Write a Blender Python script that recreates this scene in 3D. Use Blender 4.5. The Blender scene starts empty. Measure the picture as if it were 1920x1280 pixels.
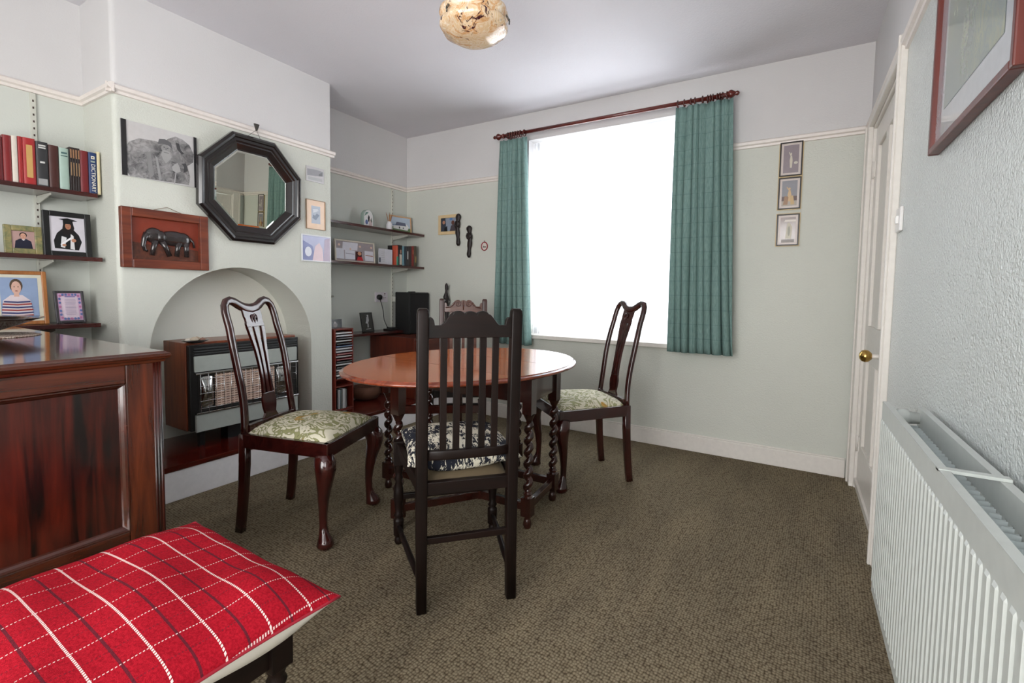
import bpy, math, random
from mathutils import Vector, Matrix
from math import sin, cos, pi, radians
random.seed(7)
scn = bpy.context.scene
COL = scn.collection
D, L, C, RR, H, P = 3.319, 3.154, 2.803, 0.31, 2.45, 1.98   # room planes: window wall, recess wall, chimney face, right wall, ceiling, picture rail
Y0, Y1, YB = 0.981, 2.198, -1.60                             # chimney breast sides, wall behind the camera

# ------------------------------------------------------------------ camera
def make_camera():
    yaw, pitch, roll, f = 0.5420, 0.0590, 0.0150, 887.39
    fw = Vector((-sin(yaw)*cos(pitch), cos(yaw)*cos(pitch), -sin(pitch)))
    r = Vector((cos(yaw), sin(yaw), 0)); u = r.cross(fw)
    r2 = r*cos(roll) + u*sin(roll); u2 = u*cos(roll) - r*sin(roll)
    cd = bpy.data.cameras.new('camera'); cam = bpy.data.objects.new('camera', cd); COL.objects.link(cam)
    m = Matrix((r2, u2, -fw)).transposed().to_4x4(); m.translation = (0, 0, 1.049)
    cam.matrix_world = m
    cd.sensor_width = 36; cd.lens = f*36/1920; cd.shift_x = 0.0007; cd.shift_y = -0.02116
    cd.clip_start = 0.02
    scn.camera = cam
make_camera()
# ------------------------------------------------------------------ world and light
def make_world():
    w = bpy.data.worlds.new('world'); scn.world = w; w.use_nodes = True
    bg = w.node_tree.nodes['Background']
    bg.inputs[0].default_value = (0.90, 0.95, 1.0, 1); bg.inputs[1].default_value = 4.0
make_world()
def area(name, loc, rot, sx, sy, power, col=(1, 1, 1), portal=False):
    ld = bpy.data.lights.new(name, 'AREA'); ld.shape = 'RECTANGLE'; ld.size = sx; ld.size_y = sy
    ld.energy = power; ld.color = col; ld.cycles.is_portal = portal
    o = bpy.data.objects.new(name, ld); COL.objects.link(o); o.location = loc; o.rotation_euler = rot
    return o
area('window_daylight', (-1.18, D+.30, 1.48), (radians(-90), 0, 0), 1.36, 1.52, 26, (.93, .96, 1.0))
area('added_rear_fill', (-.72, YB-.12, 1.20), (radians(90), 0, 0), 1.75, 1.95, 88, (1.0, .965, .92))  # added fill light from behind the camera, shining through an invented window
area('side_window_daylight', (RR+.14, -.75, 1.35), (0, radians(90), 0), 1.5, 1.05, 19, (1.0, .975, .94))  # added fill light for the niche and hearth, out of view on the right
scn.view_settings.view_transform = 'Standard'; scn.view_settings.look = 'None'
scn.view_settings.gamma = 1; scn.view_settings.use_curve_mapping = False
scn.view_settings.exposure = 0.12

# ------------------------------------------------------------------ materials
def lin(c):
    return tuple(((v/255)/12.92 if v/255 <= .04045 else ((v/255+.055)/1.055)**2.4) for v in c) + (1,)
MC = {}
class NT:
    def __init__(s, name):
        s.m = bpy.data.materials.new(name); s.m.use_nodes = True; s.t = s.m.node_tree; s.n = s.t.nodes
        s.b = s.n['Principled BSDF']; s.co = s.n.new('ShaderNodeTexCoord')
    def add(s, k, **kw):
        n = s.n.new(k)
        for a, v in kw.items():
            if a in n.inputs.keys(): n.inputs[a].default_value = v
            else: setattr(n, a, v)
        return n
    def link(s, a, b): s.t.links.new(a, b)
    def map(s, sc, rot=(0, 0, 0), src='Object'):
        m = s.add('ShaderNodeMapping'); m.inputs['Scale'].default_value = sc; m.inputs['Rotation'].default_value = rot
        s.link(s.co.outputs[src], m.inputs[0]); return m.outputs[0]
    def noise(s, vec, scale=5, detail=3, dist=0, rough=.5):
        n = s.add('ShaderNodeTexNoise'); n.inputs['Scale'].default_value = scale; n.inputs['Detail'].default_value = detail
        n.inputs['Distortion'].default_value = dist; n.inputs['Roughness'].default_value = rough
        s.link(vec, n.inputs['Vector']); return n.outputs['Fac']
    def ramp(s, fac, stops, interp='LINEAR'):
        r = s.add('ShaderNodeValToRGB'); r.color_ramp.interpolation = interp
        e = r.color_ramp.elements
        while len(e) > 1: e.remove(e[-1])
        e[0].position = stops[0][0]; e[0].color = stops[0][1]
        for p, c in stops[1:]:
            k = e.new(p); k.color = c
        s.link(fac, r.inputs[0]); return r.outputs[0]
    def math(s, op, a, b=None, c=None):
        n = s.add('ShaderNodeMath', operation=op)
        for i, v in enumerate((a, b, c)):
            if v is None: continue
            if isinstance(v, (int, float)): n.inputs[i].default_value = v
            else: s.link(v, n.inputs[i])
        return n.outputs[0]
    def mix(s, fac, a, b):
        n = s.add('ShaderNodeMix', data_type='RGBA')
        for i, v in ((0, fac), (6, a), (7, b)):
            if isinstance(v, (int, float, tuple)): n.inputs[i].default_value = v
            else: s.link(v, n.inputs[i])
        return n.outputs[2]
    def bump(s, h, strength=.3, dist=.01):
        b = s.add('ShaderNodeBump'); b.inputs['Strength'].default_value = strength; b.inputs['Distance'].default_value = dist
        s.link(h, b.inputs['Height']); s.link(b.outputs[0], s.b.inputs['Normal'])
    def fin(s, col=None, rough=.5, coat=0, spec=.5, metal=0):
        if col is not None:
            if isinstance(col, tuple): s.b.inputs['Base Color'].default_value = col
            else: s.link(col, s.b.inputs['Base Color'])
        s.b.inputs['Roughness'].default_value = rough; s.b.inputs['Coat Weight'].default_value = coat
        s.b.inputs['Coat Roughness'].default_value = .08
        s.b.inputs['Specular IOR Level'].default_value = spec; s.b.inputs['Metallic'].default_value = metal
        return s.m
def flat(c, rough=.6, metal=0, coat=0, name=None):
    k = (tuple(c), rough, metal, coat)
    if k not in MC:
        t = NT(name or 'paint_%d_%d_%d' % tuple(c))
        n = t.noise(t.map((1, 1, 1)), 40, 2)
        v = t.ramp(n, [(.3, tuple(x*.94 for x in lin(c)[:3])+(1,)), (.7, lin(c))])
        MC[k] = t.fin(v, rough, coat, .5, metal)
    return MC[k]
def wood(name, dark, light, axis='z', rough=.3, coat=.3, scale=1.0, contrast=(.35, .7), spec=.5):
    k = (name, axis)
    if k in MC: return MC[k]
    t = NT(name+'_'+axis)
    sc = {'x': (3, 40, 40), 'y': (40, 3, 40), 'z': (40, 40, 3)}[axis]
    v = t.map(tuple(a*scale for a in sc))
    n = t.noise(v, 1.0, 5, .6, .6)
    n2 = t.noise(t.map((3, 3, 3)), 1.6, 2)
    f = t.math('ADD', t.math('MULTIPLY', n, .75), t.math('MULTIPLY', n2, .25))
    c = t.ramp(f, [(contrast[0], lin(dark)), (contrast[1], lin(light))])
    t.bump(n, .06, .002)
    MC[k] = t.fin(c, rough, coat, spec)
    return MC[k]
def plaster(name, c, bump=.35, rough=.55, scale=1.0, spec=.4):
    t = NT(name); v = t.map((1, 1, 1))
    a = t.noise(v, 150*scale, 3, .3); vo = t.add('ShaderNodeTexVoronoi'); vo.inputs['Scale'].default_value = 70*scale
    t.link(v, vo.inputs['Vector'])
    h = t.math('ADD', a, t.math('MULTIPLY', t.math('SMOOTH_MIN', vo.outputs['Distance'], .5, .2), .7))
    t.bump(h, bump, .006)
    n = t.noise(v, 2.2, 3)
    cc = t.ramp(n, [(.3, tuple(x*.96 for x in lin(c)[:3])+(1,)), (.7, lin(c))])
    return t.fin(cc, rough, 0, spec)
M = {}
M['mint'] = plaster('mint_textured_wallpaper', (205, 207, 198))
M['mint_smooth'] = plaster('mint_paint', (200, 203, 196), .08)
M['upper'] = plaster('white_upper_wall_paint', (208, 206, 206), .12, .7)
M['ceil'] = plaster('ceiling_paint', (218, 216, 221), .18, .8, .8)
M['mint_gloss'] = plaster('mint_satin_textured_wallpaper', (206, 212, 210), .75, .26, 1.1, .7)
M['niche'] = plaster('cream_niche_plaster', (232, 232, 222), .12, .6)
M['white'] = flat((226, 221, 214), .35, name='white_gloss_paint')
M['rail'] = flat((228, 220, 214), .4, name='cream_rail_paint')
M['pvc'] = flat((236, 238, 240), .3, name='white_frame')
M['dark_oak'] = wood('dark_oak', (13, 8, 6), (28, 15, 11), 'z', .42, .0, spec=.22)
M['dark_oak_x'] = wood('dark_oak', (13, 8, 6), (30, 16, 12), 'y', .42, .0, spec=.25)
M['oak_warm'] = wood('warm_oak', (62, 30, 18), (112, 62, 40), 'y', .35, .3)
M['mahog'] = wood('mahogany', (26, 6, 6), (66, 20, 15), 'z', .2, .55)
M['mahog_x'] = wood('mahogany', (24, 6, 6), (60, 18, 14), 'y', .2, .55)
M['table'] = wood('polished_table_oak', (168, 74, 22), (212, 116, 54), 'x', .14, .45, .7)
M['table_edge'] = wood('polished_table_edge', (92, 34, 16), (150, 70, 38), 'y', .22, .6)
M['table_leg'] = wood('table_leg_wood', (24, 9, 7), (62, 24, 16), 'z', .22, .45)
M['shelf'] = wood('dark_red_shelf', (44, 10, 8), (78, 22, 16), 'y', .25, .4)
M['hearth'] = wood('dark_red_hearth_board', (56, 12, 8), (98, 28, 18), 'y', .15, .6)
M['side'] = wood('sideboard_wood', (24, 7, 4), (104, 44, 20), 'z', .25, .35, .8, (.36, .72))
M['side_y'] = wood('sideboard_wood', (26, 8, 5), (92, 40, 20), 'y', .25, .35, .8)
M['side_panel'] = wood('sideboard_panel', (12, 4, 3), (92, 26, 12), 'z', .28, .3, .8, (.40, .75))
M['side_top'] = wood('sideboard_top_wood', (40, 13, 8), (78, 32, 20), 'x', .09, .25, .5, spec=.45)
M['teak'] = wood('teak_veneer', (96, 40, 18), (142, 72, 38), 'z', .35, .2)
M['teak_y'] = wood('teak_veneer', (100, 44, 20), (150, 78, 42), 'y', .35, .2)
M['redwood'] = wood('red_brown_frame', (78, 30, 16), (130, 62, 36), 'x', .4, .15)
M['black'] = flat((18, 18, 19), .35, name='black_paint')
M['ebony'] = flat((26, 20, 20), .25, coat=.4, name='ebonised_wood')
M['carved'] = flat((30, 20, 19), .5, name='dark_carved_wood')
M['brass'] = flat((196, 160, 90), .2, 1, name='brass')
M['chrome'] = flat((200, 200, 200), .15, 1, name='chrome')
M['steel'] = flat((90, 88, 84), .35, 1, name='dark_metal')
M['upright'] = flat((198, 198, 188), .45, name='cream_metal')
M['rad'] = flat((196, 201, 197), .35, name='radiator_enamel')
def m_carpet():
    t = NT('olive_loop_carpet'); v = t.map((1, 1, 1))
    vo = t.add('ShaderNodeTexVoronoi'); vo.inputs['Scale'].default_value = 118; vo.inputs['Randomness'].default_value = .45
    mp = t.map((1, .82, 1), (0, 0, .06)); t.link(mp, vo.inputs['Vector'])
    d = vo.outputs['Distance']
    streak = t.noise(t.map((2.6, .7, 1), (0, 0, .35)), 3.0, 3, .4)
    fine = t.noise(v, 260, 2)
    base = t.ramp(d, [(.12, lin((142, 132, 112))), (.45, lin((122, 111, 92))), (.75, lin((74, 63, 48)))])
    s = t.ramp(streak, [(.3, (.78, .77, .75, 1)), (.7, (1.08, 1.06, 1.0, 1))])
    mx = t.add('ShaderNodeMix', data_type='RGBA', blend_type='MULTIPLY'); mx.inputs[0].default_value = 1
    t.link(base, mx.inputs[6]); t.link(s, mx.inputs[7])
    h = t.math('SUBTRACT', t.math('MULTIPLY', fine, .3), d)
    t.bump(h, .55, .006)
    m = t.fin(mx.outputs[2], .95, 0, .15); return m
M['carpet'] = m_carpet()
def m_curtain():
    t = NT('teal_check_curtain_cloth')
    sep = t.add('ShaderNodeSeparateXYZ'); t.link(t.co.outputs['UV'], sep.inputs[0])
    fx = t.math('FRACT', t.math('MULTIPLY', sep.outputs[0], 12)); fy = t.math('FRACT', t.math('MULTIPLY', sep.outputs[1], 17))
    lx = t.math('LESS_THAN', fx, .07); ly = t.math('LESS_THAN', fy, .05)
    k = t.math('MULTIPLY', t.math('MAXIMUM', lx, ly), .28)
    w = t.noise(t.map((400, 400, 30)), 1, 2)
    base = t.ramp(w, [(.3, lin((108, 138, 134))), (.7, lin((138, 165, 159)))])
    c = t.mix(k, base, lin((66, 96, 98)))
    t.fin(c, .8, 0, .2)
    tr = t.add('ShaderNodeBsdfTranslucent'); t.link(c, tr.inputs[0])
    mx = t.add('ShaderNodeMixShader'); mx.inputs[0].default_value = .18
    t.link(t.b.outputs[0], mx.inputs[1]); t.link(tr.outputs[0], mx.inputs[2])
    t.link(mx.outputs[0], t.n['Material Output'].inputs[0]); return t.m
M['curtain'] = m_curtain()
def m_net():
    t = NT('white_net_voile')
    tr = t.add('ShaderNodeBsdfTranslucent'); tr.inputs[0].default_value = (.93, .94, .96, 1)
    tp = t.add('ShaderNodeBsdfTransparent'); df = t.add('ShaderNodeBsdfDiffuse'); df.inputs[0].default_value = (.9, .9, .92, 1)
    m1 = t.add('ShaderNodeMixShader'); m1.inputs[0].default_value = .25
    t.link(tr.outputs[0], m1.inputs[1]); t.link(df.outputs[0], m1.inputs[2])
    m2 = t.add('ShaderNodeMixShader')
    n = t.noise(t.map((60, 60, 4)), 1, 3); f = t.ramp(n, [(.3, (.58, .58, .58, 1)), (.7, (.78, .78, .78, 1))])
    t.link(f, m2.inputs[0])
    t.link(tp.outputs[0], m2.inputs[1]); t.link(m1.outputs[0], m2.inputs[2])
    t.link(m2.outputs[0], t.n['Material Output'].inputs[0]); return t.m
M['net'] = m_net()
def m_glass():
    t = NT('window_glass')
    tp = t.add('ShaderNodeBsdfTransparent'); gl = t.add('ShaderNodeBsdfGlossy'); gl.inputs['Roughness'].default_value = .02
    m1 = t.add('ShaderNodeMixShader'); m1.inputs[0].default_value = .06
    t.link(tp.outputs[0], m1.inputs[1]); t.link(gl.outputs[0], m1.inputs[2])
    t.link(m1.outputs[0], t.n['Material Output'].inputs[0]); return t.m
M['glass'] = m_glass()
def m_plaid():
    t = NT('red_plaid_wool'); sep = t.add('ShaderNodeSeparateXYZ')
    t.link(t.co.outputs['UV'], sep.inputs[0])
    x, y = sep.outputs[0], sep.outputs[1]
    def line(c, n, off, w):
        f = t.math('FRACT', t.math('ADD', t.math('MULTIPLY', c, n), off))
        return t.math('LESS_THAN', t.math('ABSOLUTE', t.math('SUBTRACT', f, .5)), w)
    fine = t.noise(t.map((900, 900, 900)), 1, 1); cloth = t.noise(t.map((260, 260, 260)), 1, 2)
    base = t.ramp(cloth, [(.3, lin((136, 12, 27))), (.7, lin((172, 24, 40)))])
    dash = t.math('GREATER_THAN', t.math('SINE', t.math('ADD', t.math('MULTIPLY', y, 620), t.math('MULTIPLY', x, 300))), -.1)
    dash2 = t.math('GREATER_THAN', t.math('SINE', t.math('ADD', t.math('MULTIPLY', x, 620), t.math('MULTIPLY', y, 300))), -.5)
    wt = t.math('MULTIPLY', line(y, 6.6, .362, .024), dash2)       # thick white stripes across the cushion
    dk = line(y, 6.6, .862, .028)
    wd = t.math('MULTIPLY', line(x, 6.4, .46, .013), dash)
    dd = t.math('MULTIPLY', line(x, 6.4, .96, .014), dash)
    c = t.mix(t.math('MULTIPLY', dd, .55), base, lin((70, 34, 44)))
    c = t.mix(t.math('MULTIPLY', dk, .75), c, lin((60, 34, 44)))
    c = t.mix(t.math('MULTIPLY', wd, .8), c, lin((236, 214, 208)))
    c = t.mix(t.math('MULTIPLY', wt, .9), c, lin((236, 220, 214)))
    t.bump(fine, .4, .002)
    return t.fin(c, .95, 0, .1)
M['plaid'] = m_plaid()
def m_floral(name, green, gth=.64):
    t = NT(name); v = t.map((1, 1, 1))
    a = t.noise(v, 13, 2, 1.6); b = t.noise(v, 7, 1, .8); e = t.noise(v, 26, 2, 1.2)
    cream = lin((216, 210, 188)); gr = lin(green); dk = lin((92, 92, 62)); gold = lin((190, 152, 82))
    bands = t.ramp(a, [(.0, cream), (.43, cream), (.435, dk), (.45, gr), (.50, gr), (.505, dk), (.515, cream), (.60, cream), (.605, dk), (.62, gr), (.68, gr), (.69, cream)])
    g = t.ramp(b, [(gth, (0, 0, 0, 1)), (gth+.02, (1, 1, 1, 1))])
    gold2 = t.ramp(e, [(.40, gold), (.46, lin((132, 104, 56))), (.5, gold)])
    c = t.mix(g, bands, gold2)
    t.bump(t.noise(v, 500, 1), .2, .001)
    return t.fin(c, .85, 0, .2)
M['floral'] = m_floral('cream_floral_seat_cloth', (146, 146, 104))
M['floral2'] = m_floral('pale_floral_seat_cloth', (158, 158, 116), .72)
def m_bw():
    t = NT('black_white_print_cloth'); v = t.map((1, 1, 1))
    a = t.noise(t.map((26, 70, 26), (0, 0, .1)), 1, 4, 1.0, .7); b = t.noise(t.map((9, 9, 9)), 1, 1)
    g = t.math('ADD', a, t.math('MULTIPLY', b, .5))
    c = t.ramp(g, [(.73, lin((214, 208, 190))), (.745, lin((30, 32, 42)))])
    return t.fin(c, .85, 0, .2)
M['bw'] = m_bw()
def m_marble():
    t = NT('marbled_glass'); v = t.map((1, 1, 1))
    n = t.noise(v, 15, 4, 1.6, .6); n2 = t.noise(v, 13, 5, 2.2, .65); n3 = t.noise(v, 6, 2, .5)
    base = t.ramp(n, [(.32, lin((240, 226, 206))), (.45, lin((224, 190, 146))), (.52, lin((236, 214, 184))), (.60, lin((214, 160, 104))), (.7, lin((232, 204, 170)))])
    f = t.math('ADD', t.math('MULTIPLY', n2, .7), t.math('MULTIPLY', n3, .3))
    veins = t.ramp(f, [(.575, (0, 0, 0, 1)), (.60, (1, 1, 1, 1))])
    c = t.mix(veins, base, lin((70, 34, 40)))
    return t.fin(c, .16, .25)
M['marble'] = m_marble()
def m_sketch():
    t = NT('pencil_drawing'); v = t.map((1, 1, 1))
    n = t.noise(v, 30, 5, 1.0, .7); m2 = t.noise(v, 9, 3, .5)
    f = t.math('ADD', t.math('MULTIPLY', n, .55), t.math('MULTIPLY', m2, .45))
    return t.fin(t.ramp(f, [(.38, lin((70, 70, 72))), (.6, lin((160, 158, 158)))]), .25, .3)
M['sketch'] = m_sketch()
def m_landscape():
    t = NT('misty_green_print'); v = t.map((1, 1, 1))
    n = t.noise(t.map((26, 26, 14)), 1, 6, 1.2, .8); k = t.noise(t.map((7, 7, 4)), 1, 3)
    a = t.ramp(n, [(.3, lin((118, 140, 132))), (.45, lin((142, 158, 146))), (.58, lin((170, 178, 140))), (.68, lin((150, 130, 128)))])
    b = t.ramp(k, [(.4, (0, 0, 0, 1)), (.65, (1, 1, 1, 1))])
    return t.fin(t.mix(b, lin((134, 150, 148)), a), .1, .5)
M['landscape'] = m_landscape()
def m_mirror():
    t = NT('mirror_silver'); return t.fin(lin((215, 218, 205)), .01, 0, .5, 1)
M['mirror'] = m_mirror()
def m_radiant():
    t = NT('fire_clay_radiant'); sep = t.add('ShaderNodeSeparateXYZ'); t.link(t.co.outputs['Object'], sep.inputs[0])
    def cell(c, n): return t.math('ABSOLUTE', t.math('SUBTRACT', t.math('FRACT', t.math('MULTIPLY', c, n)), .5))
    row = t.math('LESS_THAN', cell(sep.outputs[2], 75), .2)
    colm = t.math('LESS_THAN', cell(sep.outputs[0], 42), .36)
    h = t.math('MULTIPLY', row, colm)
    return t.fin(t.mix(h, lin((214, 188, 170)), lin((120, 88, 76))), .8)
M['radiant'] = m_radiant()
def m_doily():
    t = NT('crochet_doily_cotton'); n = t.noise(t.map((1, 1, 1)), 220, 1)
    return t.fin(t.ramp(n, [(.45, lin((120, 80, 66))), (.52, lin((214, 200, 186)))]), .9)
M['doily'] = m_doily()

# ------------------------------------------------------------------ mesh builder
class B:
    def __init__(s): s.v, s.f, s.mi, s.sm, s.mats, s.uv = [], [], [], [], [], {}
    def _m(s, m):
        if m is None: return 0
        if m not in s.mats: s.mats.append(m)
        return s.mats.index(m)
    def poly(s, pts, m=None, smooth=False):
        i = len(s.v); s.v += [tuple(p) for p in pts]; s.f.append(list(range(i, i+len(pts)))); s.mi.append(s._m(m)); s.sm.append(smooth)
        return s
    def box(s, x0, x1, y0, y1, z0, z1, m=None):
        i = len(s.v)
        s.v += [(x, y, z) for z in (z0, z1) for y in (y0, y1) for x in (x0, x1)]
        for q in ((0, 2, 3, 1), (4, 5, 7, 6), (0, 1, 5, 4), (2, 6, 7, 3), (0, 4, 6, 2), (1, 3, 7, 5)):
            s.f.append([i+a for a in q]); s.mi.append(s._m(m)); s.sm.append(False)
        return s
    def beam(s, a, b, w, h, m=None, up=(0, 0, 1)):
        a, b = Vector(a), Vector(b); d = (b-a).normalized(); u = Vector(up); sd = d.cross(u).normalized(); u = sd.cross(d)
        i = len(s.v)
        for p in (a, b):
            for e, g in ((-1, -1), (1, -1), (1, 1), (-1, 1)): s.v.append(tuple(p+sd*(w/2*e)+u*(h/2*g)))
        for q in ((0, 1, 2, 3), (7, 6, 5, 4), (0, 4, 5, 1), (1, 5, 6, 2), (2, 6, 7, 3), (3, 7, 4, 0)):
            s.f.append([i+a_ for a_ in q]); s.mi.append(s._m(m)); s.sm.append(False)
        return s
    def grid(s, fn, nu, nv, m=None, cu=False, cv=False, smooth=True, flip=False):
        i = len(s.v); s.v += [tuple(fn(a, b)) for a in range(nu) for b in range(nv)]
        for a in range(nu if cu else nu-1):
            for b in range(nv if cv else nv-1):
                q = [i+a*nv+b, i+((a+1) % nu)*nv+b, i+((a+1) % nu)*nv+(b+1) % nv, i+a*nv+(b+1) % nv]
                s.f.append(q[::-1] if flip else q); s.mi.append(s._m(m)); s.sm.append(smooth)
        return s
    def tube(s, pts, rad, n=12, m=None, sq=2.0, cap=True, ref=(0, 1, 0)):
        pts = [Vector(p) for p in pts]; k = len(pts)
        if not isinstance(rad, (list, tuple)): rad = [rad]*k
        nrm = None; i0 = len(s.v)
        for j, p in enumerate(pts):
            d = (pts[min(j+1, k-1)]-pts[max(j-1, 0)]).normalized()
            if nrm is None:
                r = Vector(ref)
                if abs(r.dot(d)) > .95: r = Vector((1, 0, 0))
                nrm = (r-d*r.dot(d)).normalized()
            else: nrm = (nrm-d*nrm.dot(d)).normalized()
            bi = d.cross(nrm); rr = rad[j]; ra, rb = rr if isinstance(rr, tuple) else (rr, rr)
            for q in range(n):
                a = 2*pi*(q+.5)/n; c, e = cos(a), sin(a)
                c = math.copysign(abs(c)**(2/sq), c); e = math.copysign(abs(e)**(2/sq), e)
                s.v.append(tuple(p+nrm*(c*ra)+bi*(e*rb)))
        for j in range(k-1):
            for q in range(n):
                s.f.append([i0+j*n+q, i0+j*n+(q+1) % n, i0+(j+1)*n+(q+1) % n, i0+(j+1)*n+q]); s.mi.append(s._m(m)); s.sm.append(True)
        if cap:
            s.f.append([i0+q for q in range(n)][::-1]); s.mi.append(s._m(m)); s.sm.append(False)
            s.f.append([i0+(k-1)*n+q for q in range(n)]); s.mi.append(s._m(m)); s.sm.append(False)
        return s
    def lathe(s, prof, n=20, o=(0, 0, 0), m=None, sx=1, sy=1, smooth=True):
        ox, oy, oz = o
        s.grid(lambda a, b: (ox+prof[b][0]*cos(2*pi*a/n)*sx, oy+prof[b][0]*sin(2*pi*a/n)*sy, oz+prof[b][1]), n, len(prof), m, cu=True, smooth=smooth)
        return s
    def ribbon(s, zs, yl, yr, x, t, m=None):
        # closed curved strip: y from yl(z) to yr(z), depth t around x(z)
        i = len(s.v)
        for z in zs:
            s.v += [(x(z)-t/2, yl(z), z), (x(z)-t/2, yr(z), z), (x(z)+t/2, yr(z), z), (x(z)+t/2, yl(z), z)]
        for j in range(len(zs)-1):
            for q in range(4):
                s.f.append([i+j*4+q, i+j*4+(q+1) % 4, i+j*4+4+(q+1) % 4, i+j*4+4+q]); s.mi.append(s._m(m)); s.sm.append(False)
        s.f.append([i+3, i+2, i+1, i]); s.f.append([i+(len(zs)-1)*4+q for q in range(4)])
        s.mi += [s._m(m)]*2; s.sm += [False]*2
        return s
    def prism(s, poly, o, U, V, N, m=None, side=None):
        # polygon (u,v) from o, extruded by vector N
        o, U, V, N = Vector(o), Vector(U), Vector(V), Vector(N)
        a = [o+U*p[0]+V*p[1] for p in poly]; b = [p+N for p in a]; k = len(a)
        s.poly(a[::-1], m); s.poly(b, m); i = len(s.v)-2*k
        for j in range(k):
            s.f.append([i+(k-1-j), i+(k-1-(j+1) % k), i+k+(j+1) % k, i+k+j]); s.mi.append(s._m(side or m)); s.sm.append(False)
        return s
    def build(s, name, mat=None, parent=None, bev=0, sub=0, loc=None, uv=None, seg=2):
        me = bpy.data.meshes.new(name); me.from_pydata(s.v, [], s.f)
        mats = s.mats or [mat]
        for m in mats: me.materials.append(m)
        if s.mats:
            for p, k in zip(me.polygons, s.mi): p.material_index = k
        for p, k in zip(me.polygons, s.sm): p.use_smooth = k
        if uv:
            l = me.uv_layers.new(name='UVMap')
            for lp in me.loops: l.data[lp.index].uv = uv(lp.vertex_index, me.vertices[lp.vertex_index].co)
        me.update()
        o = bpy.data.objects.new(name, me); COL.objects.link(o)
        if parent: o.parent = parent
        if loc: o.location = loc
        import bmesh
        bm = bmesh.new(); bm.from_mesh(me); bmesh.ops.recalc_face_normals(bm, faces=bm.faces); bm.to_mesh(me); bm.free()
        if bev:
            md = o.modifiers.new('bevel', 'BEVEL'); md.width = bev; md.segments = seg; md.limit_method = 'ANGLE'; md.angle_limit = radians(50)
            md.harden_normals = False
        if sub:
            md = o.modifiers.new('sub', 'SUBSURF'); md.levels = sub; md.render_levels = sub
        return o
def tag(o, label, cat, group=None, kind=None):
    o['label'] = label; o['category'] = cat
    if group: o['group'] = group
    if kind: o['kind'] = kind
    return o
def thing(name, label, cat, loc=(0, 0, 0), rz=0, group=None, tilt=0):
    o = bpy.data.objects.new(name, None); o.empty_display_size = .05; COL.objects.link(o)
    o.location = loc; o.rotation_mode = 'XYZ'; o.rotation_euler = (tilt, 0, rz)
    return tag(o, label, cat, group)
def struct(name, b, m=None, bev=0, parent=None):
    o = b.build(name, m, parent, bev)
    if not parent: o['kind'] = 'structure'
    return o
def copy_tree(o, parent=None):
    c = o.copy(); COL.objects.link(c)
    if parent: c.parent = parent
    for ch in list(o.children): copy_tree(ch, c)
    return c

# ------------------------------------------------------------------ room shell
LW = ((M['mint'], M['upper']))
def wbox(b, x0, x1, y0, y1, z0, z1, lo=None, up=None):
    lo, up = lo or M['mint'], up or M['upper']
    if z0 < P: b.box(x0, x1, y0, y1, z0, min(z1, P), lo)
    if z1 > P: b.box(x0, x1, y0, y1, max(z0, P), z1, up)
WX0, WX1, WZ0, WZ1 = -1.86, -0.50, 0.71, 2.24
struct('floor', B().box(-L-.3, RR+.4, YB-.3, D+.3, -.1, 0), M['carpet'])
struct('ceiling', B().box(-L-.3, RR+.4, YB-.3, D+.3, H, H+.1), M['ceil'])
b = B()
wbox(b, -L-.25, WX0, D, D+.25, 0, H); wbox(b, WX1, RR+.25, D, D+.25, 0, H)
wbox(b, WX0, WX1, D, D+.25, 0, WZ0); b.box(WX0, WX1, D, D+.25, WZ1, H, M['upper'])
struct('wall_window', b)
b = B(); wbox(b, -L-.2, -L, YB-.2, D, 0, H, M['mint_smooth']); struct('wall_left', b)
# chimney breast with arched niche
ya, yb, zs, nb = 1.10, 2.035, .70, -3.07
yc, ra = (ya+yb)/2, (yb-ya)/2
arc = [(yc-ra*cos(pi*k/28), zs+ra*sin(pi*k/28)) for k in range(29)]
b = B()
rc = .022
ZH = .1765
low = [(Y0+rc, ZH), (ya, ZH)]+arc+[(yb, ZH), (Y1, ZH), (Y1, P), (Y0+rc, P)]
b.poly([(-C, y, z) for y, z in low], M['mint'])
b.poly([(-C, Y0+rc, P), (-C, Y1, P), (-C, Y1, H), (-C, Y0+rc, H)], M['upper'])
for z0, z1, m in ((ZH, P, M['mint']), (P, H, M['upper'])):
    cs = [(-C-rc+rc*cos(a), Y0+rc-rc*sin(a)) for a in [pi/2*k/6 for k in range(7)]]+[(-L-.02, Y0)]
    for p, q in zip(cs, cs[1:]): b.poly([(p[0], p[1], z0), (q[0], q[1], z0), (q[0], q[1], z1), (p[0], p[1], z1)], m, True)
    b.poly([(-C, Y1, z0), (-L-.02, Y1, z0), (-L-.02, Y1, z1), (-C, Y1, z1)], m)
st = [(ya, ZH)]+arc+[(yb, ZH)]
for p, q in zip(st, st[1:]): b.poly([(-C, p[0], p[1]), (-C, q[0], q[1]), (nb, q[0], q[1]), (nb, p[0], p[1])], M['mint'], True)
b.poly([(nb, y, z) for y, z in st], M['niche'])
o = struct('wall_chimney', b)
# right wall with door opening, plus an unseen opening added for side fill light
DY0, DY1, DZ = 2.35, 3.19, 1.955
b = B()
wbox(b, RR, RR+.2, YB-.2, -1.30, 0, H, M['mint_gloss']); wbox(b, RR, RR+.2, -.20, DY0, 0, H, M['mint_gloss']); b.box(RR, RR+.2, -1.30, -.20, 0, .55, M['mint_gloss']); b.box(RR, RR+.2, -1.30, -.20, 2.15, H, M['upper']); wbox(b, RR, RR+.2, DY1, D, 0, H, M['mint_gloss'])
b.box(RR, RR+.2, DY0, DY1, DZ, P, M['mint_gloss']); b.box(RR, RR+.2, DY0, DY1, P, H, M['upper'])
struct('wall_right', b)
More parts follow.
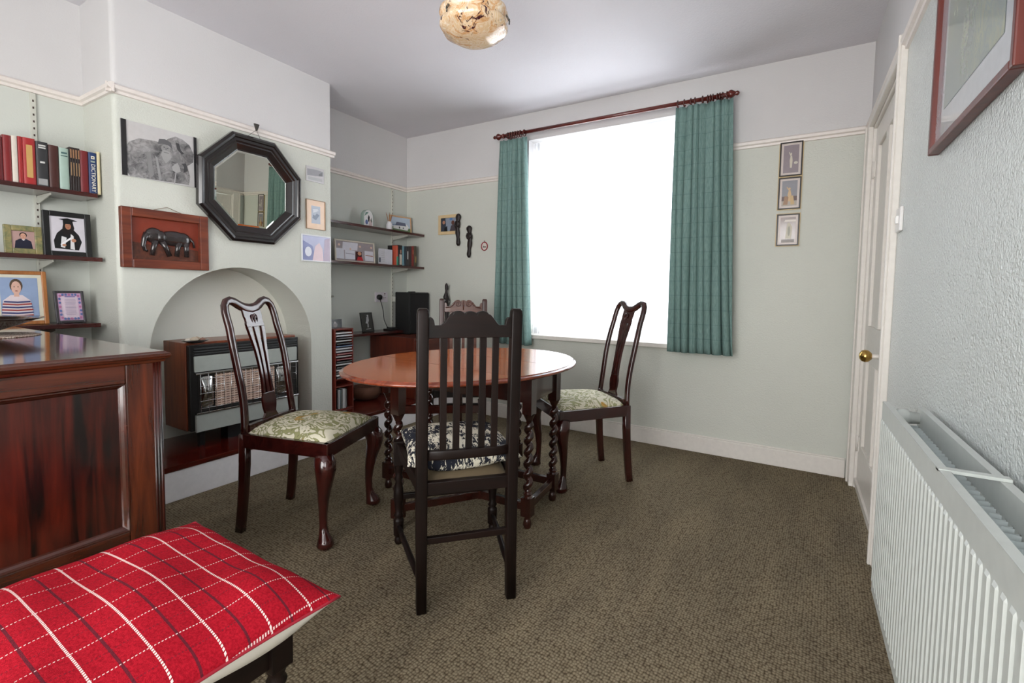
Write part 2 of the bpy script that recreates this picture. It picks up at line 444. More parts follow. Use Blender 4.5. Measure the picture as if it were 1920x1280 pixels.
# wall behind the camera, with an opening added for the rear fill light
b = B()
wbox(b, -L-.2, -1.62, YB-.2, YB, 0, H); wbox(b, .18, RR+.2, YB-.2, YB, 0, H); wbox(b, -1.62, .18, YB-.2, YB, 0, .2); b.box(-1.62, .18, YB-.2, YB, 2.2, H, M['upper'])
struct('wall_back', b)
# picture rails
def rail_run(name, pts, out):
    # pts: corner points in plan, out: outward normal for each segment
    b = B()
    prof = [(0, 0), (.010, .002), (.012, .014), (.022, .020), (.026, .034), (.020, .040), (.012, .044), (0, .046)]
    for (p, q), n in zip(zip(pts, pts[1:]), out):
        b.grid(lambda a, k: ((p, q)[a][0]+n[0]*prof[k][0]+((p, q)[a][2] if len((p, q)[a]) > 2 else 0)*prof[k][0]*0, (p, q)[a][1]+n[1]*prof[k][0], P-.024+prof[k][1]), 2, len(prof), smooth=False)
        for e in (p, q): b.poly([(e[0]+n[0]*u, e[1]+n[1]*u, P-.024+v) for u, v in prof])
    return struct(name, b, M['rail'])
e = .026
rail_run('trim_1', [(-L, YB), (-L, Y0)], [(1, 0)])
rail_run('trim_2', [(-L, Y0), (-C+e, Y0)], [(0, -1)])
rail_run('trim_3', [(-C, Y0-e), (-C, Y1+e)], [(1, 0)])
rail_run('trim_4', [(-L, Y1), (-L, D)], [(1, 0)])
rail_run('trim_5', [(-L, D), (-2.03, D)], [(0, -1)])
rail_run('trim_6', [(-.47, D), (RR, D)], [(0, -1)])
rail_run('trim_7', [(RR, YB), (RR, D)], [(-1, 0)])
# skirting
struct('baseboard_window', B().box(-2.54, RR-.03, D-.018, D, 0, .105).box(-2.54, RR-.03, D-.014, D, .105, .115), M['white'], .004)
struct('baseboard_right', B().box(RR-.018, RR, YB, 2.265, 0, .115), M['white'], .004)
struct('baseboard_left', B().box(-L, -L+.018, YB, .90, 0, .115), M['white'], .004)
struct('baseboard_back', B().box(-L, RR, YB, YB+.018, 0, .115), M['white'], .004)

# ------------------------------------------------------------------ windows
def window(name, x0, x1, z0, z1, y, mull, tran, sgn):
    b = B(); w = .05
    b.box(x0, x1, y-.025, y+.025, z0, z0+w); b.box(x0, x1, y-.025, y+.025, z1-w, z1)
    b.box(x0, x0+w, y-.025, y+.025, z0, z1); b.box(x1-w, x1, y-.025, y+.025, z0, z1)
    b.box(mull-.03, mull+.03, y-.03, y+.03, z0, z1)
    b.box(mull, x1, y-.03, y+.03, tran-.03, tran+.03)
    o = struct(name, b, M['pvc'])
    B().box(x0+w, mull-.03, y-.003, y+.003, z0+w, z1-w).build('pane', M['glass'], o)
    B().box(mull+.03, x1-w, y-.003, y+.003, z0+w, tran-.03).build('pane', M['glass'], o)
    B().box(mull+.03, x1-w, y-.003, y+.003, tran+.03, z1-w).build('pane', M['glass'], o)
    return o
w1 = window('window_1', WX0, WX1, WZ0, WZ1, D+.16, -.93, 1.74, 1)
B().box(WX0-.02, WX1+.02, D-.035, D+.13, WZ0-.028, WZ0+.003).build('window_sill', M['white'], w1, .004)
window('window_2', -1.62, .18, .2, 2.2, YB-.1, -.72, 1.75, -1)  # unseen glazing, added to carry the rear fill light
b = B(); x_ = RR+.07
for z0_, z1_ in ((.55, .60), (2.10, 2.15)): b.box(x_-.025, x_+.025, -1.30, -.20, z0_, z1_)
for y0_, y1_ in ((-1.30, -1.25), (-.25, -.20), (-.78, -.72)): b.box(x_-.024, x_+.024, y0_, y1_, .60, 2.10)
w3 = struct('window_3', b, M['pvc'])  # unseen window frame behind the camera, added for the side fill light
B().box(x_-.003, x_+.003, -1.25, -.78, .6, 2.1).build('pane', M['glass'], w3)
B().box(x_-.003, x_+.003, -.72, -.25, .6, 2.1).build('pane', M['glass'], w3)
def net():
    x0, x1, y = WX0+.01, WX1-.01, D+.075
    n = 240
    def f(a, k):
        t = a/(n-1); z = [WZ0+.0042, WZ0+.5, WZ1-.05, WZ1-.03, WZ1-.004][k]
        am = [.010, .009, .007, .006, .004][k]
        return (x0+(x1-x0)*t, y+am*sin(t*2*pi*34+sin(t*9)*2)+.004*sin(t*50), z)
    o = B().grid(f, n, 5).build('net_curtain', M['net'])
    tag(o, 'white sheer net curtain hanging inside the window recess', 'net curtain')
net()

# ------------------------------------------------------------------ curtain pole and curtains
t = thing('curtain_pole', 'dark red turned wooden curtain pole with knob ends above the window', 'curtain pole', (-1.24, D-.1, 2.272))
pm = wood('pole_wood', (70, 22, 18), (108, 42, 34), 'x', .25, .4)
B().tube([(-.80, 0, 0), (.80, 0, 0)], .0135, 14).build('pole', pm, t)
for s in (-1, 1):
    pr = [(0, .0), (.016, .0), (.016, .01), (.010, .018), (.013, .03), (.021, .045), (.022, .055), (.014, .07), (.009, .078), (.013, .086), (.008, .097), (0, .1)]
    B().tube([(s*(.79+p[1]), 0, 0) for p in pr], [max(p[0]*1.15, .001) for p in pr], 16).build('finial', pm, t)
    B().tube([(s*.77, .1, 0), (s*.77, .03, 0), (s*.77, 0, -.0)], [.02, .01, .017], 12).build('bracket', M['mahog'], t)
def curtain(x0t, x1t, x0b, x1b, z0, z1, nf, label, seed, rings):
    cx = (x0t+x1t)/2
    rnd = random.Random(seed); ph = [rnd.uniform(0, 6) for _ in range(4)]
    th = thing('curtain', label, 'curtain', (cx, D-.1, z0), 0, 'curtains at the window')
    n, nz = nf*18+1, 30
    def f(a, k):
        t = a/(n-1); h = k/(nz-1)
        q = (h)**.8
        xa = x0b+(x0t-x0b)*q; xb = x1b+(x1t-x1b)*q
        amp = (.021+.017*(1-h))*(.85+.35*sin(t*13+ph[0]))
        warp = t+.018*sin(t*7+ph[0])*(1-h)+.01*sin(t*15+ph[1]+h*2)
        w = sin(2*pi*nf*warp+ph[2]+.9*sin(3*h+ph[3])*(1-h)*.6)
        pin = abs(w)**.7*math.copysign(1, w)
        y = amp*(pin*.8 if h < .93 else w*.6)+.006*sin(t*40*1.7+h*5)
        x = xa+(xb-xa)*t+.010*cos(2*pi*nf*warp*1+ph[2])
        sag = .006*cos(2*pi*nf*warp) if h > .98 else 0
        return (x-cx, y-.005, (z1-z0)*h+sag)
    o = B().grid(f, n, nz).build('cloth', M['curtain'], th, uv=lambda i, co: ((i//nz)/(n-1)*(x1t-x0t)*2.6, (i % nz)/(nz-1)))
    md = o.modifiers.new('thickness', 'SOLIDIFY'); md.thickness = .002
    for rx in rings:
        bb = B()
        bb.grid(lambda a, k: (rx-cx+.004*sin(2*pi*k/8), (.0225+.0045*cos(2*pi*k/8))*sin(2*pi*a/18), (2.272-z0)-.005+(.0225+.0045*cos(2*pi*k/8))*cos(2*pi*a/18)), 18, 8, cu=True, cv=True)
        bb.tube([(rx-cx, 0, 2.272-z0-.030), (rx-cx, 0, z1-z0-.004)], .002, 6)
        bb.build('ring', wood('ring_wood', (60, 20, 16), (96, 38, 30), 'x', .25, .4), th)
curtain(-2.065, -1.825, -2.10, -1.755, .635, 2.235, 6, 'teal checked curtain gathered at the left side of the window', 3, [-1.99+.022*i for i in range(6)]+[-1.845])
curtain(-.72, -.385, -.715, -.32, .672, 2.238, 8, 'teal checked curtain, the wider one at the right side of the window', 5, [-.71, -.67, -.63, -.605, -.56, -.53, -.515, -.50, -.475, -.46, -.445, -.42])

# ------------------------------------------------------------------ door
def door():
    b = B()   # frame and architraves
    b.box(RR-.022, RR+.001, 2.27, DY0+.005, 0, DZ+.062); b.box(RR-.022, RR+.001, DY1-.01, DY1+.075, 0, DZ+.02); b.box(RR-.0215, RR+.001, DY0+.005, DY1-.01, DZ-.005, DZ+.05)
    b.box(RR-.030, RR-.021, 2.272, 2.288, 0, DZ+.060); b.box(RR-.030, RR-.021, DY1+.057, DY1+.073, 0, DZ+.018)
    b.box(RR, RR+.12, DY0, DY0+.018, 0, DZ); b.box(RR, RR+.12, DY1-.018, DY1, 0, DZ); b.box(RR, RR+.12, DY0, DY1, DZ-.018, DZ)
    struct('trim_8', b, M['white'], .004)
    x0, x1 = RR+.012, RR+.05
    y0, y1 = DY0+.022, DY1-.022
    ym = (y0+y1)/2; b = B()
    z0, z1 = .025, DZ-.022; st = .095
    b.box(x0, x1, y0, y0+st, z0, z1); b.box(x0, x1, y1-st, y1, z0, z1)
    b.box(x0, x1, ym-.045, ym+.045, .26, .72); b.box(x0, x1, ym-.045, ym+.045, .90, z1-.11)
    b.box(x0, x1, y0+st, y1-st, z0, .26); b.box(x0, x1, y0+st, y1-st, .72, .90); b.box(x0, x1, y0+st, y1-st, z1-.11, z1)
    b.box(x0+.014, x1-.012, y0+st, y1-st, .2, z1-.05)
    o = struct('door_1', b, M['white'], .004)
    # knob on escutcheon
    t = B(); yk, zk = 2.487, .80
    t.tube([(x0, yk, zk), (x0-.006, yk, zk)], .026, 16)
    t.tube([(x0-.004, yk, zk), (x0-.05, yk, zk)], .010, 12)
    t.build('handle_rose', M['white'], o)
    prof = [(0.001, 0), (.014, .002), (.025, .014), (.027, .025), (.023, .036), (.012, .044), (.001, .046)]
    B().tube([(x0-.04-p[1], yk, zk) for p in prof], [p[0] for p in prof], 16).build('door_knob', M['brass'], o)
    for zz in (.25, 1.72):
        B().tube([(x0-.004, y1+.004, zz-.045), (x0-.004, y1+.004, zz+.045)], .007, 10).box(x0-.004, x0+.002, y1-.03, y1+.03, zz-.04, zz+.04).build('hinge', M['white'], o)
    B().box(x0-.012, x0, y0+.01, y1-.005, z0, z0+.035).build('draught_strip', M['white'], o, .002)
    B().box(x0-.016, x0, y0+.005, y0+.085, zk-.05, zk+.05).build('lock_box', M['white'], o, .004)
    B().box(x0-.0175, x0-.0155, y0+.03, y0+.04, zk-.03, zk-.008).build('keyhole', M['brass'], o)
door()
sw = thing('light_switch', 'small white light switch on the right wall beside the door frame', 'light switch', (RR, 2.205, 1.33), radians(-90))
B().box(-.043, .043, -.010, 0, -.043, .043).build('plate', flat((232, 230, 228), .3), sw, .003)
B().box(-.008, .008, -.017, -.008, -.014, .014).build('rocker', flat((240, 240, 238), .3), sw, .002)

# ------------------------------------------------------------------ radiator
def radiator():
    y1, y0, z0, z1 = 1.585, .06, .25, .772
    x = RR-.102
    t = thing('radiator', 'long white panel radiator with ribbed front on the right wall', 'radiator', (x, (y0+y1)/2, 0))
    yc_ = (y0+y1)/2; h = (y1-y0)/2
    def panel(name, xx, th, top):
        n = 8*58+1
        def f(a, k):
            yy = -h+2*h*a/(n-1); ph = (a % 8)/8
            rid = .0024 if .25 < ph < .85 else 0.0
            z = (z0, z0+.026, z0+.031, top-.050, top-.045, top)[k]
            if k in (2, 3): return (xx-rid*(-1 if xx > .03 else 1)*1.0-(.000), yy, z)
            return (xx, yy, z)
        bb = B().grid(f, n, 6, smooth=False)
        bb.box(xx+.0003, xx+th, -h-.0005, h+.0005, z0-.0005, z0+.012); bb.box(xx+.0003, xx+th, -h-.0005, h+.0005, top-.012, top+.0005)
        bb.box(xx+.0004, xx+th-.0003, -h-.001, -h+.004, z0+.012, top-.012); bb.box(xx+.0004, xx+th-.0003, h-.004, h+.001, z0+.012, top-.012)
        bb.box(xx+th*.7, xx+th-.0006, -h+.004, h-.004, z0+.012, top-.012)
        return bb.build(name, M['rad'], t)
    panel('front_panel', 0, .014, z1); panel('back_panel', .072, .014, z1-.004)
    b = B(); n = 60
    for i in range(n):
        yy = -h+.03+(2*h-.06)*i/(n-1)
        b.poly([(.014, yy-.008, z0+.03), (.072, yy+.008, z0+.03), (.072, yy+.008, z1-.05), (.014, yy-.008, z1-.05)])
        b.poly([(.014, yy-.008, z0+.03), (.072, yy-.024, z0+.03), (.072, yy-.024, z1-.05), (.014, yy-.008, z1-.05)])
    b.build('convector_fins', flat((196, 206, 206), .4), t)
    for yy in (1.56-yc_, ):
        B().tube([(.010, yy, z1-.03), (.026, yy, z1-.03), (.028, yy, z1-.03), (.05, yy, z1-.03), (.052, yy, z1-.03), (.075, yy, z1-.03)], [.016, .018, .021, .021, .016, .014], 14).build('header_cap', M['rad'], t)
    B().box(0, .086, 1.01-yc_-.008, 1.01-yc_+.008, z1-.003, z1+.002).build('strap', M['rad'], t)
    b = B().tube([(.04, h-.002, z0+.05), (.04, h+.022, z0+.05), (.05, h+.026, z0+.05), (.10, h+.026, z0+.05)], [.009, .011, .010, .008], 12)
    b.tube([(.04, h+.022, z0+.03), (.04, h+.022, z0+.06), (.04, h+.022, z0+.10), (.04, h+.022, z0+.11)], [.012, .016, .014, .008], 12)
    b.build('valve', M['white'], t)
radiator()

# ------------------------------------------------------------------ hearth
t = thing('hearth', 'long low white hearth step with dark red board top along the left wall', 'hearth', (-L, 2.1, 0))
B().box(0.002, L-2.565, -1.2, D-2.1-.002, 0, .150).build('step', flat((240, 238, 240), .5, name='white_hearth_paint'), t, .003)
B().box(0.002, L-2.56, -1.2, D-2.1-.002, .150, .176).build('board', M['hearth'], t, .003)

# ------------------------------------------------------------------ gas fire
def gas_fire():
    # local x right (+y world), -y front (+x world)
    t = thing('gas_fire', 'old wood-cased gas fire with pale grey front standing in the arched niche', 'gas fire', (-2.78, 1.575, .176), radians(90))
    w = .325; zt, zb = .574, .085
    B().box(-w, w, 0, .24, zb+.01, zt).build('wooden_case', M['teak'], t, .004)
    b = B(); b.box(-w+.006, w-.005, -.035, .0, zb+.012, zt-.012)
    b.build('black_surround', M['black'], t, .004)
    gy = flat((168, 174, 168), .45, name='pale_grey_enamel')
    B().box(-w+.026, w-.02, -.045, -.03, zt-.158, zt-.072).build('upper_panel', gy, t, .004)
    B().box(-w+.026, w-.02, -.050, -.03, zb+.005, zb+.100).build('lower_panel', gy, t, .004)
    b = B()
    for i in range(3): b.box(-w+.026, w-.02, -.046, -.034, zt-.062+i*.014, zt-.056+i*.014)
    b.build('top_grille', flat((60, 62, 64), .4), t)
    B().box(-w+.045, w-.04, -.038, -.033, zb+.118, zt-.17).build('fire_recess', flat((30, 27, 26), .5), t)
    B().box(-.195, .15, -.048, -.036, zb+.130, zt-.178).build('clay_radiants', M['radiant'], t, .002)
    for s, xr_, wr_ in ((-1, -.235, .032), (1, .215, .05)):
        B().grid(lambda a, k: (xr_+wr_*cos(pi*a/10), -.036-.022*sin(pi*k/8)*sin(pi*a/10), zb+.13+(zt-zb-.31)*k/8), 11, 9).build('reflector', M['chrome'], t)
    b = B()
    for i in range(5):
        z = zb+.135+i*.040
        b.tube([(-w+.04, -.062, z), (w-.035, -.062, z)], .0015, 6)
    for i in range(15):
        x = -w+.045+i*(2*w-.085)/14
        b.tube([(x, -.063, zb+.110), (x, -.063, zt-.168)], .0015, 6)
    b.build('wire_guard', M['chrome'], t)
    b = B().box(-w+.026, w-.02, -.06, -.035, zb+.103, zb+.113); b.box(-w+.026, w-.02, -.06, -.035, zt-.171, zt-.161)
    b.build('guard_bar', M['chrome'], t, .002)
    B().box(-.26, -.235, .0, .03, 0, zb+.02).build('foot', M['black'], t)
    B().box(.235, .26, .0, .03, 0, zb+.02).build('foot', M['black'], t)
    B().box(-.1, .16, .02, .1, 0, zb+.02).build('gas_tap', M['black'], t)
gas_fire()
t = thing('shell_dish', 'small dark dish of seashells on top of the gas fire', 'dish', (-2.74, 1.285, .7505))
B().lathe([(.001, .002), (.03, .002), (.05, .010), (.062, .016), (.058, .016), (.03, .006), (.001, .005)], 20, sx=.75, sy=1.1).build('dish', M['ebony'], t)
for i, (dx, dy, s, c) in enumerate([(0, -.035, .014, (206, 198, 184)), (.008, -.01, .018, (190, 176, 156)), (-.01, .012, .017, (176, 158, 134)), (.004, .034, .013, (140, 104, 88)), (-.012, -.02, .013, (222, 214, 204))]):
    sh = tag(B().lathe([(.001, -s*.5), (s*.7, -s*.35), (s, 0), (s*.6, s*.5), (.001, s*.8)], 12, sx=1.0, sy=1.3).build('seashell', flat(c, .5), None, loc=(-2.74+dx, 1.285+dy, .7505+.012+s*.5)), ['pale cream seashell at the left end of the dish on the gas fire', 'large beige seashell in the middle of the dish on the gas fire', 'tan seashell at the back of the dish on the gas fire', 'reddish brown seashell at the right end of the dish on the gas fire', 'small white seashell at the back left of the dish on the gas fire'][i], 'seashell', 'seashells in the dish')

# ------------------------------------------------------------------ pictures
def disc(cx, cz, rx, rz, n=18, a0=0, a1=2*pi):
    return [(cx+rx*cos(a0+(a1-a0)*k/n), cz+rz*sin(a0+(a1-a0)*k/n)) for k in range(n if abs(a1-a0-2*pi) < 1e-6 else n+1)]
def picture(name, label, cat, loc, rz, w, h, bw, depth, fm, base, shapes=(), mount=None, mw=0, tilt=0, group=None, back=0, frame_part='frame'):
    """local x right, z up, front is -y; loc = bottom centre at the back face"""
    t = thing(name, label, cat, loc, rz, group, tilt)
    b = B()
    if bw > 0:
        b.box(-w/2, -w/2+bw, -depth, 0, 0, h); b.box(w/2-bw, w/2, -depth, 0, 0, h)
        b.box(-w/2+bw, w/2-bw, -depth, 0, 0, bw); b.box(-w/2+bw, w/2-bw, -depth, 0, h-bw, h)
        b.build(frame_part, fm, t, min(.003, bw*.25))
    yb = -depth*.55 if bw > 0 else -depth
    B().box(-w/2+bw*.9, w/2-bw*.9, yb, -.001, bw*.9, h-bw*.9).build('mount' if mount else 'backing', mount or base, t)
    b = B(); pw, ph = w-2*bw-2*mw, h-2*bw-2*mw; y = yb-.0006
    X = lambda u: -pw/2+u*pw
    Z = lambda v: bw+mw+v*ph
    b.poly([(X(0), y, Z(0)), (X(1), y, Z(0)), (X(1), y, Z(1)), (X(0), y, Z(1))], base)
    for c, pts in shapes:
        y -= .0003
        mm = flat(c, .25) if isinstance(c, tuple) else c
        b.poly([(X(min(1, max(0, p[0]))), y, Z(min(1, max(0, p[1])))) for p in pts], mm)
    b.build('print', base, t)
    if back: B().beam((0, -.002, h*.6), (0, back, .004), .03, .004).build('stand_leg', fm or M['black'], t)
    return t
WR = radians(90)
# pencil drawing with black side strips
drawing = [(M['sketch'], [(.06, .08), (.03, .45), (.10, .62), (.22, .72), (.40, .74), (.52, .74), (.60, .84), (.70, .92), (.80, .90), (.90, .82), (.96, .66), (.95, .50), (.90, .44), (.86, .40), (.90, .2), (.88, .03), (.1, .0)]),
           ((98, 98, 100), [(.46, .70), (.48, .80), (.56, .82), (.64, .78), (.66, .66), (.60, .72), (.52, .72)]),
           ((142, 141, 141), disc(.565, .64, .062, .075)), ((92, 92, 94), disc(.545, .665, .013, .010, 8)), ((92, 92, 94), disc(.59, .655, .013, .010, 8)), ((110, 110, 112), [(.562, .66), (.572, .66), (.578, .61), (.560, .61)]),
           ((158, 157, 156), [(.52, .60), (.57, .615), (.62, .59), (.64, .50), (.60, .42), (.56, .36), (.52, .44), (.50, .52)]), ((112, 112, 114), [(.53, .575), (.61, .57), (.60, .56), (.54, .56)]),
           ((134, 133, 133), [(.30, .50), (.36, .52), (.40, .10), (.34, .02)]), ((150, 149, 149), [(.42, .46), (.45, .44), (.50, .04), (.46, .02)]),
           ((72, 72, 74), [(.70, .80), (.72, .68), (.78, .60), (.82, .62), (.77, .68), (.75, .80)]), ((72, 72, 74), [(.78, .42), (.84, .44), (.86, .32), (.80, .24), (.81, .36)]),
           ((164, 163, 162), [(.64, .32), (.68, .38), (.72, .42), (.75, .34), (.76, .26), (.71, .22), (.65, .25)]), ((170, 168, 168), [(.66, .0), (.675, .0), (.705, .26), (.69, .26)]),
           ((38, 38, 40), [(0, 0), (.065, 0), (.065, 1), (0, 1)]), ((38, 38, 40), [(.955, 0), (1, 0), (1, 1), (.955, 1)])]
picture('clip_frame_drawing', 'black and white pencil drawing of an old bearded figure in a frameless clip frame', 'drawing', (-C, 1.172, 1.582), WR, .333, .265, 0, .006, None, flat((196, 194, 194), .15, coat=.5), drawing)
# carved elephant picture
t = thing('carved_elephant_picture', 'wooden framed picture with a dark carved elephant in relief below the drawing', 'carved picture', (-C, 1.184, 1.14), WR)
w, h, bw = .392, .292, .043
b = B(); b.box(-w/2, -w/2+bw, -.03, 0, 0, h); b.box(w/2-bw, w/2, -.03, 0, 0, h); b.box(-w/2+bw, w/2-bw, -.03, 0, 0, bw); b.box(-w/2+bw, w/2-bw, -.03, 0, h-bw, h)
b.build('frame', M['redwood'], t, .004)
B().box(-w/2+bw, w/2-bw, -.008, -.001, bw, h-bw).build('back_board', flat((124, 44, 22), .3, coat=.3), t)
B().prism([(-.15, 0), (.15, 0), (.15, .06), (.05, .075), (-.02, .07), (-.15, .085)], (0, -.008, bw), (1, 0, 0), (0, 0, 1), (0, -.002, 0)).build('carved_ground', wood('carved_ground_wood', (60, 26, 14), (104, 52, 30), 'y', .4, .2), t)
def ell(b, cx, cz, rx, rz, ry, n=18, m=8, y=-.008):
    b.grid(lambda a, k: (cx+rx*cos(2*pi*a/n)*cos(pi/2*k/m), y-ry*sin(pi/2*k/m), cz+rz*sin(2*pi*a/n)*cos(pi/2*k/m)), n, m+1, cu=True)
b = B(); gz = bw+.035
ell(b, .035, gz+.080, .075, .040, .020); ell(b, -.055, gz+.088, .040, .040, .020); ell(b, -.025, gz+.082, .026, .034, .024); ell(b, .075, gz+.078, .04, .038, .018)
yy = -.012
b.tube([(-.085, yy, gz+.095), (-.097, yy, gz+.07), (-.103, yy, gz+.035), (-.096, yy, gz+.012), (-.085, yy, gz+.008)], [.016, .013, .010, .008, .006], 10)
for x0, x1 in ((-.05, -.066), (-.02, .012), (.055, .045), (.09, .092)):
    b.tube([(x0, yy, gz+.06), ((x0+x1)/2, yy, gz+.03), (x1, yy, gz-.012)], [.017, .012, .012], 10)
b.tube([(.108, yy, gz+.09), (.125, yy, gz+.07), (.13, yy, gz+.04)], [.006, .005, .006], 8)
b.build('elephant', flat((44, 38, 38), .22, coat=.5), t)
B().tube([(-.07, -.008, h-.004), (.01, -.004, h+.024), (.09, -.008, h-.004)], .0012, 6).build('hanging_cord', flat((120, 92, 60), .8), t)
# octagonal mirror
def octmirror():
    t = thing('octagonal_mirror', 'octagonal mirror in a broad moulded black frame above the fireplace arch', 'mirror', (-C+.012, 1.632, 1.622), WR, None, radians(2.0))
    prof = [(.304, .0), (.304, .030), (.292, .041), (.280, .039), (.274, .033), (.261, .033), (.252, .027), (.245, .028), (.218, .012), (.212, .010), (.212, .0)]
    kk = 1/cos(pi/8)
    b = B()
    b.grid(lambda a, k: (prof[k][0]*kk*cos(pi/8+a*pi/4), -.004-prof[k][1], prof[k][0]*kk*sin(pi/8+a*pi/4)), 8, len(prof), cu=True, smooth=False)
    b.build('frame', M['ebony'], t, .0015)
    g = B(); r1, r2 = .213*kk, .204*kk
    P1 = [(r1*cos(pi/8+a*pi/4), -.012, r1*sin(pi/8+a*pi/4)) for a in range(8)]; P2 = [(r2*cos(pi/8+a*pi/4), -.0145, r2*sin(pi/8+a*pi/4)) for a in range(8)]
    g.poly(P2)
    for a in range(8): g.poly([P1[a], P1[(a+1) % 8], P2[(a+1) % 8], P2[a]])
    g.build('mirror_glass', M['mirror'], t)
    hz = 1.985-1.622
    B().tube([(-.03, -.010, .304), (.012, -.03, hz-.012), (.05, -.010, .304)], .0014, 6).build('hanging_wire', M['steel'], t)
    B().prism([(-.014, .022), (.018, .022), (.006, -.016), (0, -.018)], (.012, -.034, hz), (1, 0, 0), (0, 0, 1), (0, .012, 0)).build('rail_hook', M['steel'], t, .002)
octmirror()
picture('small_clip_frame', 'small frameless grey photo print, the topmost of three right of the mirror', 'picture', (-C, 2.072, 1.762), WR, .135, .098, 0, .007, None, flat((196, 194, 196), .15, coat=.5),
        [((150, 150, 154), [(.05, .35), (.5, .42), (.95, .5), (.95, .8), (.6, .85), (.05, .8)]), ((176, 176, 178), [(.1, .1), (.9, .1), (.9, .3), (.1, .3)]), ((120, 120, 124), [(.7, .45), (.9, .5), (.9, .75), (.7, .6)])])
picture('small_clip_frame', 'small frame with peach mount and blue grey sketch beside the mirror', 'picture', (-C, 2.075, 1.448), WR, .147, .195, .003, .01, flat((150, 120, 90), .4), flat((150, 158, 172), .2, coat=.5),
        [((112, 122, 140), [(.1, .3), (.5, .2), (.9, .5), (.6, .6), (.4, .45), (.2, .5)]), ((190, 194, 202), [(.2, .6), (.8, .75), (.7, .85), (.15, .8)])], flat((218, 182, 148), .25, coat=.5), .036)
picture('small_clip_frame', 'white edged clip frame with pale violet photo below the peach mounted frame', 'picture', (-C, 2.078, 1.232), WR, .228, .178, .008, .01, flat((226, 228, 232), .3), flat((150, 152, 186), .12, coat=.5),
        [((116, 122, 168), [(0, 0), (.5, 0), (.35, .6), (0, .8)]), ((216, 190, 196), [(.35, 0), (.75, 0), (.72, .5), (.6, .75), (.45, .6)]), ((176, 160, 180), [(.75, 0), (1, 0), (1, 1), (.8, .9)]), ((212, 214, 224), disc(.2, .35, .12, .2))])
# three pictures on the window wall
def figure(cx, s, c):
    return [(c, [(cx-.05*s, 0.18), (cx+.07*s, .18), (cx+.10*s, .45), (cx+.05*s, .62), (cx-.04*s, .62), (cx-.09*s, .45)]), (c, disc(cx, .68, .05*s, .045)), (c, [(cx-.04*s, .6), (cx-.16*s, .74), (cx-.12*s, .76), (cx, .63)])]
blk = flat((30, 24, 22), .3)
def three():
    labs = ['topmost of three small black framed prints right of the window, pale figure on mauve',
            'middle of three small black framed prints right of the window, grey sky and ochre figures',
            'lowest of three small black framed prints right of the window, figure on brown ground']
    bases = [(142, 130, 136), (130, 130, 136), (124, 104, 98)]
    shp = [figure(.5, 1.0, (206, 198, 182))+[((206, 200, 186), disc(.82, .35, .13, .05))],
           [((92, 70, 66), [(0, .12), (1, .12), (1, .38), (0, .38)]), ((170, 160, 146), [(0, .0), (1, .0), (1, .2), (0, .2)])]+figure(.5, 1.3, (196, 164, 122))+[((150, 112, 78), [(.1, .05), (.4, .05), (.45, .35), (.2, .4)]), ((190, 160, 110), [(.6, .05), (.85, .05), (.75, .4), (.55, .4)])],
           [((214, 206, 196), [(.25, .82), (1, .82), (1, .9), (.3, .9)]), ((180, 172, 150), [(.35, .15), (.75, .15), (.8, .6), (.6, .8), (.45, .75)]), ((96, 84, 74), [(.1, 0), (.95, 0), (.95, .12), (.1, .12)]), ((130, 128, 108), disc(.58, .45, .08, .2))]]
    for (z0, z1), la, ba, sh in zip(((1.763, 1.964), (1.568, 1.756), (1.351, 1.54)), labs, bases, shp):
        t = picture('small_framed_print', la, 'picture', (-.066, D, z0), 0, .118, z1-z0, .0075, .012, blk, flat(ba, .15, coat=.5), sh, flat((206, 194, 188), .3), .012, group='small prints right of the window')
        w, h = .118, z1-z0
        b = B()
        for q in ((-w/2-.004, -w/2, -.004, h+.004), (w/2, w/2+.004, -.004, h+.004)): b.box(q[0], q[1], -.008, 0, q[2], q[3])
        b.box(-w/2, w/2, -.008, 0, -.004, 0); b.box(-w/2, w/2, -.008, 0, h, h+.004)
        b.build('gilt_edge', flat((200, 176, 130), .4), t)
three()
skin = (176, 128, 104)
picture('small_wooden_photo_frame', 'pale wooden photo frame on the wall behind the first dark carving', 'photo frame', (-2.655, D, 1.545), 0, .225, .172, .028, .012, flat((214, 188, 144), .45), flat((136, 146, 162), .2, coat=.4),
        [((52, 58, 70), [(0, 0), (.32, 0), (.34, .5), (.3, 1), (0, 1)]), (skin, disc(.2, .68, .09, .14)), ((30, 30, 36), [(.2, 0), (.45, 0), (.42, .4), (.25, .3)]), ((74, 66, 72), [(.6, 0), (1, 0), (.98, .35), (.85, .5), (.68, .4)]), ((96, 62, 54), disc(.80, .62, .1, .17)), ((84, 120, 170), disc(.68, .9, .1, .1))])
# round ornament
t = thing('round_wall_plaque', 'tiny round plaque with red rim on the wall left of the curtain', 'wall plaque', (-2.27, D, 1.428))
B().grid(lambda a, k: ((.030+.0045*cos(2*pi*k/8))*cos(2*pi*a/28), -.006-.0045*sin(2*pi*k/8), (.034+.0045*cos(2*pi*k/8))*sin(2*pi*a/28)), 28, 8, cu=True, cv=True).build('rim', flat((150, 24, 40), .3), t)
b = B(); b.prism(disc(0, 0, .03, .034, 28), (0, -.005, 0), (1, 0, 0), (0, 0, 1), (0, .005, 0), flat((214, 206, 198), .4))
b.poly([(-.016, -.0055, -.010), (.016, -.0055, -.010), (.016, -.0055, -.001), (-.003, -.0055, -.002), (-.006, -.0055, .008), (-.012, -.0055, .0)], flat((90, 90, 84), .5))
b.build('plate', None, t)
B().tube([(0, -.006, .038), (-.005, -.006, .043), (0, -.006, .048), (.005, -.006, .043), (0, -.006, .038)], .0015, 6).build('hanging_loop', M['steel'], t)
